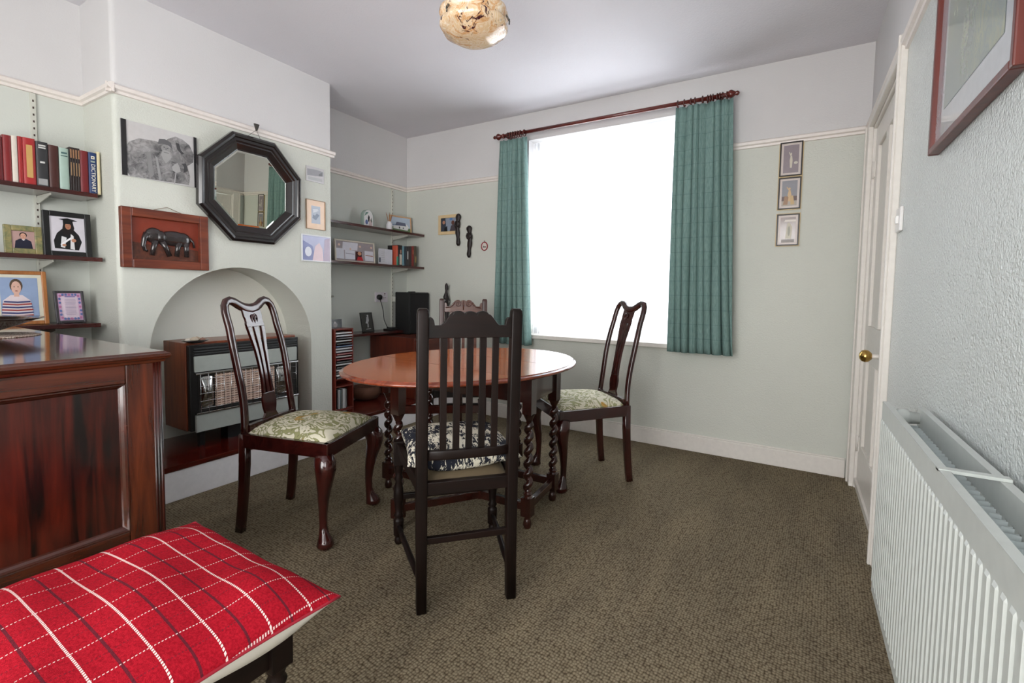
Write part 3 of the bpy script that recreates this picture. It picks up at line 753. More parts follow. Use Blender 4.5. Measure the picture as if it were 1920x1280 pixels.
# two dark wall carvings
def carving(x, z0, z1, label, seed):
    h = z1-z0
    t = thing('wall_carving', label, 'wood carving', (x, D, z0), 0, 'dark carved wall figures')
    rs = [(.0, .005), (.03, .013), (.08, .017), (.14, .018), (.20, .015), (.26, .0135), (.32, .0155), (.40, .0185), (.48, .019), (.54, .0175), (.60, .021), (.67, .023), (.73, .021), (.78, .0165), (.83, .019), (.89, .0225), (.94, .021), (.98, .013), (1.0, .004)]
    rn = random.Random(seed)
    rs = [(a, r*rn.uniform(.92, 1.08)) for a, r in rs]
    B().tube([(.005*sin(a*7+seed), -.018, a*h) for a, r in rs], [(r*1.18, r*.8) for a, r in rs], 14, ref=(1, 0, 0)).build('figure', M['carved'], t)
    for s in (-1, 1):
        B().tube([(s*.014, -.026, h*.76), (s*.025, -.026, h*.67), (s*.008, -.036, h*.58)], [.008, .008, .006], 8).build('arm', M['carved'], t)
carving(-2.542, 1.440, 1.717, 'tall dark carved wooden figure overlapping the pale photo frame', 1)
carving(-2.417, 1.336, 1.608, 'tall dark carved wooden figure hung nearer the curtain', 4)
# large picture on right wall
t = picture('large_framed_print', 'large red-brown framed misty green print with wide pale mount high on the right wall', 'picture', (RR, 1.405, 1.432), radians(-90), .595, .50, .017, .024, wood('red_frame_wood', (78, 22, 13), (104, 36, 22), 'z', .4, .1), M['landscape'],
            [], flat((196, 204, 212), .08, coat=1.0), .075)

# ------------------------------------------------------------------ shelves in the recesses
def upright(y, z0, z1, label):
    t = thing('shelf_upright', label, 'shelf upright', (-L, y, z0), WR, 'slotted shelf uprights')
    b = B().box(-.010, .010, -.012, 0, 0, z1-z0)
    chn = b.build('channel', M['upright'], t, .001)
    b = B(); k = int((z1-z0)/.032)
    for i in range(k): b.box(-.003, .003, -.0126, -.0118, .014+i*.032, .024+i*.032)
    b.build('slots', flat((60, 44, 38), .6), chn)
upright(.792, .30, 1.955, 'cream slotted upright behind the books in the near recess')
upright(3.125, .18, 1.95, 'cream slotted upright near the corner in the window recess')
upright(2.31, .70, 1.90, 'cream slotted upright beside the chimney breast in the window recess')
def shelf(y0, y1, z, xf, label, brs, bz=.035):
    t = thing('wall_shelf', label, 'shelf', (-L, (y0+y1)/2, z), 0, 'dark red recess shelves'); d = -xf and (L+xf)
    B().box(.014, d, y0-(y0+y1)/2, y1-(y0+y1)/2, -.020, 0).build('board', M['shelf'], t, .002)
    for y in brs:
        yy = y-(y0+y1)/2
        B().prism([(.014, -.021), (d*.86, -.021), (d*.86, -.030), (.05, -.021-bz), (.014, -.021-bz)], (0, yy-.002, 0), (1, 0, 0), (0, 0, 1), (0, .004, 0)).build('bracket', M['upright'], t)
SZ = (1.494, 1.186, .866)
shelf(.10, .955, SZ[0], -2.93, 'top dark red shelf holding the books in the near recess', [.792])
shelf(.10, .965, SZ[1], -2.93, 'middle dark red shelf holding two photos in the near recess', [.792])
shelf(.10, .95, SZ[2], -2.93, 'lowest dark red shelf just above the sideboard in the near recess', [.792])
RZ = (1.556, 1.262, .700)
shelf(2.215, 3.31, RZ[0], -2.93, 'upper dark red shelf with plaque and diffuser in the window recess', [2.31, 3.125])
shelf(2.215, 3.31, RZ[1], -2.93, 'second dark red shelf with books and cards in the window recess', [2.31, 3.125])
shelf(2.44, 3.30, RZ[2], -2.93, 'low dark red shelf below the wall socket in the window recess', [3.125], .05)
for y, z, la in ((2.33, 1.0, 'empty cream shelf bracket next to the chimney breast'), (3.125, .99, 'empty cream shelf bracket beside the black speaker')):
    tag(B().prism([(.0, 0), (.2, 0), (.2, -.008), (.03, -.045), (0, -.045)], (0, -.002, 0), (1, 0, 0), (0, 0, 1), (0, .004, 0)).build('shelf_bracket', M['upright'], None, loc=(-L+.014, y, z)), la, 'shelf bracket', 'empty shelf brackets')

# ------------------------------------------------------------------ books
def text_mesh(txt, size):
    cu = bpy.data.curves.new('t', 'FONT'); cu.body = txt; cu.size = size; cu.extrude = .0003; cu.align_x = 'CENTER'; cu.align_y = 'CENTER'; cu.resolution_u = 3
    o = bpy.data.objects.new('t', cu); COL.objects.link(o)
    dg = bpy.context.evaluated_depsgraph_get(); me = bpy.data.meshes.new_from_object(o.evaluated_get(dg))
    bpy.data.objects.remove(o); return me
def book(x_front, y0, w, h, d, z, col, label, group, marks=(), pages=True, lean=0, name='book'):
    """spine faces +x; local x = world y (rotated 90), front -y"""
    t = thing(name, label, 'book', (x_front-d/2, y0+w/2, z), WR, group)
    if lean: t.rotation_euler = (0, lean, WR)
    cm = flat(col, .45)
    b = B(); r = w/2
    b.box(-w/2, -w/2+.003, -d/2+.004, d/2, 0, h); b.box(w/2-.003, w/2, -d/2+.004, d/2, 0, h)
    n = 8
    b.grid(lambda a, k: (-w/2*cos(pi*a/n), -d/2+.005-min(.005, w*.2)*sin(pi*a/n), (0, h)[k]), n+1, 2)
    b.grid(lambda a, k: (-(w/2-.002)*cos(pi*a/n), -d/2+.007-min(.005, w*.2)*sin(pi*a/n), (0, h)[k]), n+1, 2)
    cvr = b.build('cover', cm, t)
    B().box(-w/2+.003, w/2-.003, -d/2+.007, d/2-.004, .004, h-.004).build('pages', flat((206, 196, 170), .8), t)
    if marks:
        b = B()
        for c, u0, u1, v0, v1 in marks:
            y = -d/2-.0006
            b.box(-w/2+w*u0, -w/2+w*u1, y, y+.001, h*v0, h*v1, flat(c, .4))
        b.build('spine_marking', None, cvr)
    return t
GB = 'books on the top shelf of the near recess'
xf = -2.945; z = SZ[0]
specs = [(.575, .030, .190, (104, 20, 24), 'dark red book at the left end of the top shelf row', []),
         (.606, .034, .185, (96, 18, 22), 'maroon book, second from the left on the top shelf', []),
         (.641, .026, .197, (120, 22, 24), 'plain red book left of the thin white one on the top shelf', []),
         (.668, .018, .200, (206, 196, 184), 'thin cream white book between two red books', []),
         (.688, .014, .203, (150, 30, 30), 'narrow bright red book beside the gold labelled one', []),
         (.703, .040, .203, (158, 34, 34), 'red book with a gold panel on its spine', [((190, 150, 90), .25, .75, .15, .85)]),
         (.745, .040, .198, (44, 44, 46), 'charcoal book with white title lines and silver foot', [((200, 200, 196), .2, .8, .90, .93), ((200, 200, 196), .2, .8, .85, .88), ((200, 200, 196), .3, .7, .52, .56), ((150, 150, 150), .12, .88, .03, .17)]),
         (.787, .034, .193, (66, 28, 22), 'dark brown book between the charcoal and the pale green ones', []),
         (.823, .034, .190, (160, 182, 172), 'pale green book on the top shelf', [((60, 90, 90), .2, .8, .86, .90), ((60, 90, 90), .15, .85, .80, .82)])]
for y0_, w_, h_, c_, la, mk in specs:
    book(xf, y0_, w_, h_, .13, z, c_, la, GB, mk)
for i in range(4):
    book(xf, .860+.0095*i, .009, .202, .125, z, (34, 22, 22), ['first', 'second', 'third', 'fourth'][i]+' slim black booklet from the pale green book', GB, [((150, 110, 80), .2, .8, .75, .95), ((150, 120, 90), .3, .7, .35, .65)])
book(xf, .8985-.001, .030, .196, .13, z, (112, 26, 32), 'wine red book left of the blue dictionary', GB)
db = book(xf, .929, .0195+.012, .196, .14, z, (24, 50, 96), 'blue book with DICTIONARY in white on its spine', GB, [((226, 220, 206), .3, .72, .84, .91), ((150, 100, 60), .42, .60, .858, .892), ((150, 160, 150), .25, .75, .76, .80)])
me = text_mesh('DICTIONARY', .0222)
me.materials.append(flat((236, 230, 214), .4))
o = bpy.data.objects.new('spine_title', me); COL.objects.link(o); o.parent = db
o.matrix_local = Matrix(((0, 1, 0, .0), (0, 0, -1, -.0712), (-1, 0, 0, .074), (0, 0, 0, 1)))
book(xf, .9615, .012, .205, .12, z, (212, 200, 164), 'cream paperback at the right end of the row beside the chimney wall', GB)

# ------------------------------------------------------------------ photos in near recess
def person_shapes(cx, top, sc, hair, skin, cloth):
    return [(cloth, [(cx-.42*sc, 0), (cx+.42*sc, 0), (cx+.36*sc, top-.52*sc), (cx+.15*sc, top-.38*sc), (cx-.15*sc, top-.38*sc), (cx-.36*sc, top-.52*sc)]),
            (skin, [(cx-.07*sc, top-.42*sc), (cx+.07*sc, top-.42*sc), (cx+.06*sc, top-.25*sc), (cx-.06*sc, top-.25*sc)]),
            (hair, disc(cx, top-.15*sc, .17*sc, .17*sc)), (skin, disc(cx, top-.20*sc, .13*sc, .16*sc)),
            ((50, 34, 30), disc(cx-.05*sc, top-.18*sc, .016*sc, .012*sc, 8)), ((50, 34, 30), disc(cx+.05*sc, top-.18*sc, .016*sc, .012*sc, 8)), ((130, 70, 66), disc(cx, top-.28*sc, .04*sc, .012*sc, 8))]
grad = [((16, 18, 22), [(.12, .08), (.10, .30), (.20, .52), (.36, .66), (.66, .66), (.82, .50), (.90, .30), (.80, .05)]),
        ((24, 16, 16), [(.38, .48), (.62, .52), (.70, .68), (.66, .86), (.40, .86), (.36, .68)]),
        ((168, 116, 90), disc(.52, .74, .085, .10)), ((18, 18, 20), [(.38, .80), (.66, .80), (.66, .90), (.38, .90)]), ((12, 12, 14), [(.26, .93), (.52, .97), (.80, .91), (.52, .87)]),
        ((44, 30, 28), disc(.49, .755, .012, .008, 8)), ((44, 30, 28), disc(.555, .755, .012, .008, 8)), ((140, 70, 66), disc(.52, .70, .03, .008, 8)),
        ((210, 210, 212), [(.28, .12), (.40, .10), (.46, .40), (.32, .44)]), ((214, 214, 216), [(.55, .08), (.68, .06), (.66, .46), (.58, .52)]),
        ((232, 232, 236), [(.30, .16), (.60, .38), (.57, .42), (.27, .20)]), ((176, 126, 100), disc(.38, .18, .06, .035)), ((176, 126, 100), disc(.66, .33, .07, .05))]
xs_ = -3.02
picture('graduation_photo', 'black framed photo of a graduate in gown and mortarboard on the middle shelf', 'photo frame', (xs_, .862, SZ[1]), WR, .176, .212, .024, .016, M['black'], flat((204, 200, 208), .2, coat=.4), grad, tilt=radians(-3), back=.05, group='photos on the near recess shelves')
picture('photo_frame', 'green and gold framed photo of a smiling child in navy on the middle shelf', 'photo frame', (xs_+.01, .706, SZ[1]), WR, .125, .128, .025, .014, wood('green_gold_frame', (84, 96, 66), (166, 148, 96), 'y', .4, .2), flat((172, 140, 134), .2, coat=.4), person_shapes(.5, .92, .95, (34, 26, 26), (196, 148, 126), (28, 30, 48))+[((206, 206, 214), [(.42, .52), (.5, .44), (.58, .52)])], tilt=radians(-5), back=.05, group='photos on the near recess shelves')
st = person_shapes(.42, .95, 1.0, (80, 64, 50), (206, 166, 150), (214, 200, 204))
for i_, (c_, za, hw) in enumerate([((150, 66, 62), .05, .42), ((60, 66, 110), .12, .42), ((150, 66, 62), .19, .415), ((60, 66, 110), .26, .40), ((150, 66, 62), .33, .385), ((60, 66, 110), .39, .35)]):
    st.append((c_, [(max(0, .42-hw), za), (.42, za-.02), (.42+hw, za), (.42+hw-.01, za+.035), (.42, za+.015), (max(0, .42-hw+.01), za+.035)]))
picture('photo_frame', 'wooden framed photo of a child in a striped top above the bowl', 'photo frame', (xs_+.01, .688, SZ[2]), WR, .185, .245, .017, .014, wood('honey_frame', (130, 76, 34), (178, 116, 60), 'z', .35, .3), flat((140, 158, 190), .2, coat=.4), st, flat((208, 204, 186), .3), .014, tilt=radians(-6), back=.05, group='photos on the near recess shelves')
ver = [((214, 196, 210), [(.14, .10), (.84, .10), (.84, .88), (.14, .88)])]
rv = random.Random(2)
for i in range(24):
    a = i/24*2*pi; ver.append(((92, 110, 160) if i % 3 else (176, 110, 150), disc(.5+.42*max(-1, min(1, 1.3*cos(a))), .5+.44*max(-1, min(1, 1.3*sin(a))), .055, .045, 8)))
for i in range(12): ver.append(((140, 130, 160), [(.24+rv.uniform(0, .06), .20+.05*i), (.74-rv.uniform(0, .08), .20+.05*i), (.74-.02, .212+.05*i), (.26, .212+.05*i)]))
ver.append(((110, 110, 160), [(.28, .84), (.72, .84), (.72, .87), (.28, .87)]))
picture('framed_verse', 'dark grey framed verse with pink and blue flower border on the lowest shelf', 'framed verse', (xs_+.01, .862, SZ[2]), WR, .112, .158, .012, .012, flat((56, 54, 58), .4), flat((196, 160, 190), .3), ver, tilt=radians(-13), back=.05, group='photos on the near recess shelves')

# ------------------------------------------------------------------ items in the window recess
t = thing('oval_photo_plaque', 'arched ceramic clock-like plaque with a painted floral scene on the upper recess shelf', 'ornament', (-3.06, 2.752, RZ[0]), WR)
ar = [(-.058, 0), (.058, 0)]+[(.058*cos(pi*k/14), .09+.058*sin(pi*k/14)) for k in range(15)]
B().prism(ar, (0, -.02, 0), (1, 0, 0), (0, 0, 1), (0, .03, 0)).build('body', flat((150, 168, 158), .2, coat=.5), t, .004)
b = B(); y = -.0215
for c, pts in [((214, 214, 214), [(p[0]*.8, .006+p[1]*.93) for p in ar]), ((90, 106, 150), disc(-.02, .045, .014, .02)), ((40, 42, 46), [(-.004, .05), (.01, .05), (.012, .09), (.0, .105), (-.008, .08)]), ((196, 176, 176), [(.0, .005), (.035, .005), (.04, .06), (.01, .08)]), ((110, 140, 130), [(-.045, .09), (-.03, .125), (0, .13), (-.01, .115)]), ((70, 90, 80), [(.02, .06), (.035, .04), (.03, .09)])]:
    b.poly([(p[0], y, p[1]) for p in pts], flat(c, .25)); y -= .0003
b.build('painted_face', None, t)
t = thing('reed_diffuser', 'white reed diffuser bottle with brown sticks on the upper recess shelf', 'reed diffuser', (-3.03, 2.975, RZ[0]))
B().lathe([(.001, 0), (.024, 0), (.026, .004), (.026, .055), (.020, .066), (.016, .070), (.016, .080), (.012, .081)], 20).build('bottle', flat((214, 212, 216), .35), t)
b = B()
for i in range(9):
    a = i*2.4; b.tube([(.004*cos(a), .004*sin(a), .05), (.022*cos(a), .032*sin(a), .145+.012*sin(i*3))], .0015, 6)
b.build('reeds', flat((150, 104, 70), .7), t)
picture('cottage_picture', 'pale wood framed picture of a white cottage with grey roof leaning in the recess corner', 'picture', (-3.085, 3.165, RZ[0]+.001), radians(80), .235, .155, .012, .012, flat((200, 160, 120), .4), flat((176, 190, 208), .25, coat=.4),
        [((96, 120, 84), [(0, 0), (1, 0), (1, .32), (0, .34)]), ((120, 140, 170), [(0, .42), (.4, .42), (.4, .50), (0, .48)]), ((226, 226, 226), [(.12, .22), (.85, .16), (.92, .40), (.80, .60), (.74, .44), (.14, .44)]), ((92, 98, 120), [(.22, .44), (.30, .68), (.74, .66), (.78, .44)]), ((70, 66, 70), [(.4, .24), (.46, .24), (.46, .38), (.4, .38)]), ((80, 80, 90), [(.6, .26), (.66, .26), (.66, .34), (.6, .34)])], tilt=radians(-4), back=.0)
pin = [((206, 204, 214), [(.16, .55), (.55, .58), (.57, .97), (.18, .97)]), ((202, 202, 212), [(.0, .08), (.2, .08), (.2, .62), (0, .62)]), ((206, 206, 216), [(.22, .08), (.48, .10), (.48, .55), (.22, .56)]),
       ((60, 20, 24), [(.48, .04), (.66, .04), (.66, .52), (.50, .52)]), ((172, 28, 36), [(.52, .04), (.70, .04), (.66, .25), (.55, .25)]), ((196, 140, 110), disc(.60, .42, .05, .1)), ((206, 204, 214), [(.74, .06), (.98, .06), (.98, .60), (.74, .60)]),
       ((150, 150, 160), [(.24, .36), (.46, .34), (.46, .38), (.24, .40)]), ((160, 120, 110), [(.76, .33), (.97, .31), (.97, .36), (.76, .38)]),
       ((216, 186, 170), disc(.08, .80, .03, .06)), ((216, 186, 170), disc(.62, .80, .03, .06)), ((216, 186, 170), disc(.93, .80, .03, .06)), ((216, 186, 170), disc(.36, .62, .02, .06))]
picture('pin_board', 'cream framed notice board with pegged cards and a red photo on the second recess shelf', 'notice board', (-3.03, 2.607, RZ[1]), WR, .40, .172, .012, .014, flat((198, 190, 176), .5), flat((150, 140, 144), .7), pin, tilt=radians(-4), back=.0)
t = thing('greeting_card', 'pale greeting card standing beside the notice board', 'greeting card', (-3.02, 2.915, RZ[1]), WR)
b = B(); b.box(-.075, .0, -.0015, 0, 0, .135, flat((196, 196, 202), .6)); b.poly([(-.07, -.002, .02), (-.05, -.002, .02), (-.05, -.002, .06), (-.07, -.002, .06)], flat((84, 92, 104), .5))
for i in range(6): b.poly([(-.045, -.002, .03+.015*i), (-.008, -.002, .03+.015*i), (-.008, -.002, .033+.015*i), (-.045, -.002, .033+.015*i)], flat((150, 150, 160), .5))
b.build('front_leaf', None, t)
B().poly([(0, 0, 0), (.055, -.03, 0), (.055, -.03, .13), (0, 0, .135)]).build('back_leaf', flat((178, 178, 186), .6), t)
GR = 'books on the second shelf of the window recess'
for y0_, w_, h_, c_, la, mk, d_ in [(2.995, .022, .170, (190, 84, 62), 'orange and green paperback left of the photo jacket book', [((60, 140, 116), 0, 1, .0, .45)], .05),
                                    (3.019, .050, .176, (30, 26, 28), 'dark book with a pale figure on its jacket', [((196, 184, 172), .25, .8, .05, .55), ((170, 130, 112), .4, .68, .6, .78)], .13),
                                    (3.071, .016, .172, (112, 156, 170), 'thin light blue book in the window recess row', [], .13),
                                    (3.089, .026, .172, (26, 44, 56), 'dark blue book beside the thin light blue one', [], .13),
                                    (3.117, .030, .175, (36, 34, 36), 'black book with white speckled title in the window recess', [((176, 176, 176), .3, .7, .35, .75)], .13),
                                    (3.149, .034, .178, (48, 36, 34), 'dark brown book in the middle of the window recess row', [], .13),
                                    (3.185, .030, .182, (116, 34, 28), 'red book second from the right in the window recess', [((160, 90, 60), .3, .7, .6, .8)], .13),
                                    (3.217, .032, .186, (74, 66, 48), 'olive book at the right end by the window wall', [((140, 118, 70), .2, .8, .2, .5)], .13)]:
    book(-2.965, y0_, w_, h_, d_, RZ[1], c_, la, GR, mk)
# socket, plug, cable
t = thing('wall_socket', 'white double wall socket above the low recess shelf', 'wall socket', (-L, 2.995, .985), WR)
B().box(-.073, .073, -.010, 0, -.043, .043).build('plate', flat((214, 208, 214), .35), t, .003)
b = B()
for dx, dz in ((.035, .018), (.026, -.004), (.044, -.004)): b.box(dx-.004, dx+.004, -.0106, -.0095, dz-.003, dz+.003)
b.box(.028, .042, -.013, -.0095, .026, .036)
b.build('slots_and_switch', flat((120, 96, 100), .5), t)
t = thing('power_cable', 'black plug and hanging cable in the wall socket', 'cable', (-L, 2.955, .985), WR)
B().tube([(0, -.011, 0), (0, -.016, 0), (0, -.038, 0), (0, -.045, 0)], [.021, .024, .023, .016], 16).build('plug', M['black'], t)
B().tube([(0, -.03, -.015), (.002, -.045, -.05), (.02, -.05, -.12), (.03, -.05, -.20), (.06, -.055, -.26), (.10, -.07, -.279), (.16, -.07, -.281)], .0035, 8).build('cable', M['black'], t)
picture('standing_photo', 'black glossy photo of a pale figure leaning on the low recess shelf', 'photo', (-3.03, 2.735, RZ[2]), WR, .125, .162, .006, .01, M['black'], flat((22, 22, 24), .2, coat=.5),
        [((150, 150, 152), [(.35, .45), (.55, .40), (.7, .6), (.68, .85), (.5, .78), (.45, .6)]), ((180, 180, 182), disc(.62, .86, .07, .05)), ((120, 120, 122), [(.45, .2), (.6, .2), (.62, .42), (.5, .44)]), ((110, 110, 112), [(.3, .08), (.8, .12), (.75, .16), (.35, .14)])], tilt=radians(-12), back=.05)
t = thing('dark_clutter_tray', 'low black gadget lying on the shelf beside the speaker', 'gadget', (-3.02, 2.99, RZ[2]))
B().box(-.05, .05, -.05, .05, 0, .014).build('body', M['black'], t, .004)
B().box(-.03, .03, -.03, .03, .014, .026).build('cover', flat((40, 40, 42), .3), t, .003)
# cabinet and speaker
t = thing('wooden_cabinet', 'small red-brown wooden cabinet under the black speaker in the corner', 'cabinet', (-2.93, 3.045, .176))
B().box(-.18, .325, -.215, .265, .0, .49).build('carcass', wood('cabinet_wood', (66, 24, 14), (104, 44, 28), 'z', .35, .3), t, .004)
cdoor = B().box(.325, .34, -.205, .255, .03, .47).build('door', wood('cabinet_door_wood', (70, 26, 16), (108, 46, 30), 'y', .35, .3), t, .003)
B().tube([(.34, -.17, .3), (.355, -.17, .3), (.36, -.17, .3)], [.006, .012, .010], 10).build('knob', M['brass'], cdoor)
t = thing('speaker', 'black box loudspeaker standing on the wooden cabinet in the corner', 'speaker', (-2.955, 3.168, .667))
B().box(-.075, .095, -.125, .125, 0, .365).build('cabinet', M['black'], t, .006)
B().box(.095, .105, -.118, .118, .01, .355).build('grille', flat((20, 20, 21), .9), t, .004)
B().box(-.02, .03, -.02, .02, .365, .372).build('top_badge', flat((30, 30, 30), .6), t)
# statue
t = thing('figurine', 'slender black carved figurine on the right end of the corner cabinet', 'figurine', (-2.635, 3.265, .667))
pr = [(0, .030, 0), (.04, .030, 0), (.05, .012, 0), (.16, .016, .004), (.24, .022, .004), (.28, .017, .0), (.33, .024, -.004), (.37, .012, 0), (.385, .010, 0), (.40, .016, .002), (.42, .017, .002), (.435, .013, .0), (.45, .004, 0)]
B().tube([(0, p[2]*2, p[0]-.0) for p in pr], [p[1]*.95 for p in pr], 12).build('figure', M['carved'], t)
B().tube([(0, -.018, .34), (.01, -.028, .30), (.02, -.014, .26)], [.006, .006, .004], 8).tube([(0, .018, .34), (.01, .03, .30), (.02, .014, .27)], [.006, .006, .004], 8).build('arms', M['ebony'], t)
# basket on hearth
t = thing('round_basket', 'small round woven basket on the hearth board in the window recess', 'basket', (-2.93, 2.62, .176))
def bk(a, k):
    prf = [(.05, 0), (.09, .01), (.115, .045), (.115, .075), (.10, .105), (.092, .105), (.10, .07), (.09, .02), (.001, .012)]
    r = prf[k][0]*(1+.02*(1 if (a+k) % 2 else -1)); return (r*cos(2*pi*a/36), r*sin(2*pi*a/36), prf[k][1])
B().grid(bk, 36, 9, cu=True).build('weave', flat((84, 50, 32), .8), t)
# CD tower
t = thing('cd_rack', 'tall narrow red-brown rack of music discs beside the chimney breast', 'rack', (-2.87, 2.30, .176), 0)
fr = wood('cd_rack_wood', (84, 26, 16), (120, 44, 30), 'z', .35, .3)
w_, d_, h_ = .165, .15, .59
b = B(); b.box(-d_/2, d_/2, -w_/2, -w_/2+.01, 0, h_); b.box(-d_/2, d_/2, w_/2-.01, w_/2, 0, h_); b.box(-d_/2, -d_/2+.006, -w_/2, w_/2, 0, h_)
b.build('sides', fr, t, .001)
b = B()
for zz in (0, .165, .22, h_-.01): b.box(-d_/2+.006, d_/2, -w_/2+.01, w_/2-.01, zz, zz+.01)
b.build('shelves', fr, t, .001)
cols = [(206, 206, 206), (190, 190, 196), (60, 60, 64), (200, 200, 200), (36, 36, 38), (60, 84, 120), (210, 210, 214), (196, 196, 200), (140, 60, 60), (170, 160, 160), (120, 44, 48), (40, 40, 42), (206, 206, 206), (30, 30, 32), (196, 196, 198), (44, 40, 40), (200, 200, 200), (60, 60, 62)]
def cd(loc, rot, c, la, gr):
    t = thing('cd_case', la, 'disc case', loc, 0, gr); t.rotation_euler = rot
    B().box(-.062, .062, -.070, .070, 0, .0095).build('case', flat(c, .2, coat=.4), t, .001)
    B().box(.0605, .0628, -.066, .066, .002, .0078).build('spine_label', flat(tuple(min(255, int(v*.55+80)) for v in c), .4), t)
posw = ['topmost', 'second', 'third', 'fourth', 'fifth', 'sixth', 'seventh', 'eighth', 'ninth', 'tenth', 'eleventh', 'twelfth', 'thirteenth', 'fourteenth', 'fifteenth', 'sixteenth', 'seventeenth', 'lowest']
for i, c in enumerate(cols):
    k = len(cols)-1-i
    cn = 'white' if min(c) > 180 else ('blue' if c[2] > c[0]+30 else ('red' if c[0] > c[2]+50 else ('black' if max(c) < 70 else 'grey')))
    cd((-2.855+(.004 if i % 3 else -.004), 2.30, .176+.2301+.0190*k), (0, 0, 0), c, cn+' disc case lying flat, '+posw[i]+' in the tall rack', 'disc cases lying in the rack')
for i, c in enumerate([(30, 30, 34), (196, 196, 198), (44, 60, 66), (70, 74, 70), (200, 200, 200), (206, 206, 206), (40, 40, 40)]):
    cd((-2.855, 2.245+.0125*i, .176+.0801), (radians(90), 0, 0), c, ['leftmost black', 'white second', 'teal grey third', 'grey green fourth', 'white fifth', 'white sixth', 'rightmost black'][i]+' disc case from the left standing upright at the rack bottom', 'disc cases upright in the rack')
picture('small_black_photo', 'small black photo card standing on top of the disc rack', 'photo', (-2.90, 2.30, .176+h_), WR, .13, .062, 0, .004, None, flat((20, 20, 22), .2), [((120, 116, 116), disc(.55, .35, .14, .3)), ((170, 164, 160), disc(.52, .6, .05, .15))], tilt=radians(-4))

# ------------------------------------------------------------------ lamp
def lamp():
    cx, cy, z0 = -1.235, 1.705, 2.114
    t = thing('pendant_lamp', 'marbled amber glass bowl lamp hung from the ceiling on chains', 'pendant lamp', (cx, cy, z0))
    prof = [(.001, .0), (.05, .002), (.085, .012), (.108, .026), (.114, .034), (.128, .040), (.139, .056), (.140, .070), (.134, .082), (.131, .086), (.138, .094), (.142, .108), (.140, .124), (.128, .138), (.120, .142), (.112, .138), (.11, .10), (.08, .04), (.001, .02)]
    n = 64
    def f(a, k):
        r, z = prof[k]; th = 2*pi*a/n
        lob = 1+(.050*abs(cos(th*4)) if .03 < z < .13 else .015*abs(cos(th*4)))
        return (r*lob*cos(th), r*lob*sin(th), z)
    B().grid(f, n, len(prof), cu=True).build('glass_bowl', M['marble'], t)
    for i in range(3):
        a = radians(20+120*i); p0 = Vector((.154*cos(a), .154*sin(a), .075)); p1 = Vector((.035*cos(a), .035*sin(a), H-z0-.03))
        b = B(); k = 22
        for j in range(k):
            c = p0.lerp(p1, (j+.5)/k); d = (p1-p0).normalized(); s = d.cross(Vector((sin(a*1.3), cos(a*1.3), .2))).normalized() if j % 2 else d.cross(Vector((cos(a), -sin(a), .1))).normalized()
            pts = [c+d*(.0105*cos(q*pi/4))+s*(.0042*sin(q*pi/4)) for q in range(9)]
            b.tube(pts, .0013, 5, cap=False)
        ch = b.build('chain', M['steel'], t)
        B().tube([p0+Vector((0, 0, -.014)), p0, p0+Vector((0, 0, .008))], .003, 8).build('chain_hook', M['steel'], ch)
    B().lathe([(.001, H-z0-.045), (.02, H-z0-.04), (.045, H-z0-.02), (.05, H-z0), (.001, H-z0)], 20).build('ceiling_rose', M['steel'], t)
    b = B().tube([(0, 0, H-z0-.04), (0, 0, .12)], .003, 8); b.build('flex', M['steel'], t)
    B().lathe([(.001, .05), (.02, .055), (.028, .08), (.02, .105), (.013, .12), (.001, .12)], 14).build('bulb', flat((236, 236, 232), .3), t)
lamp()

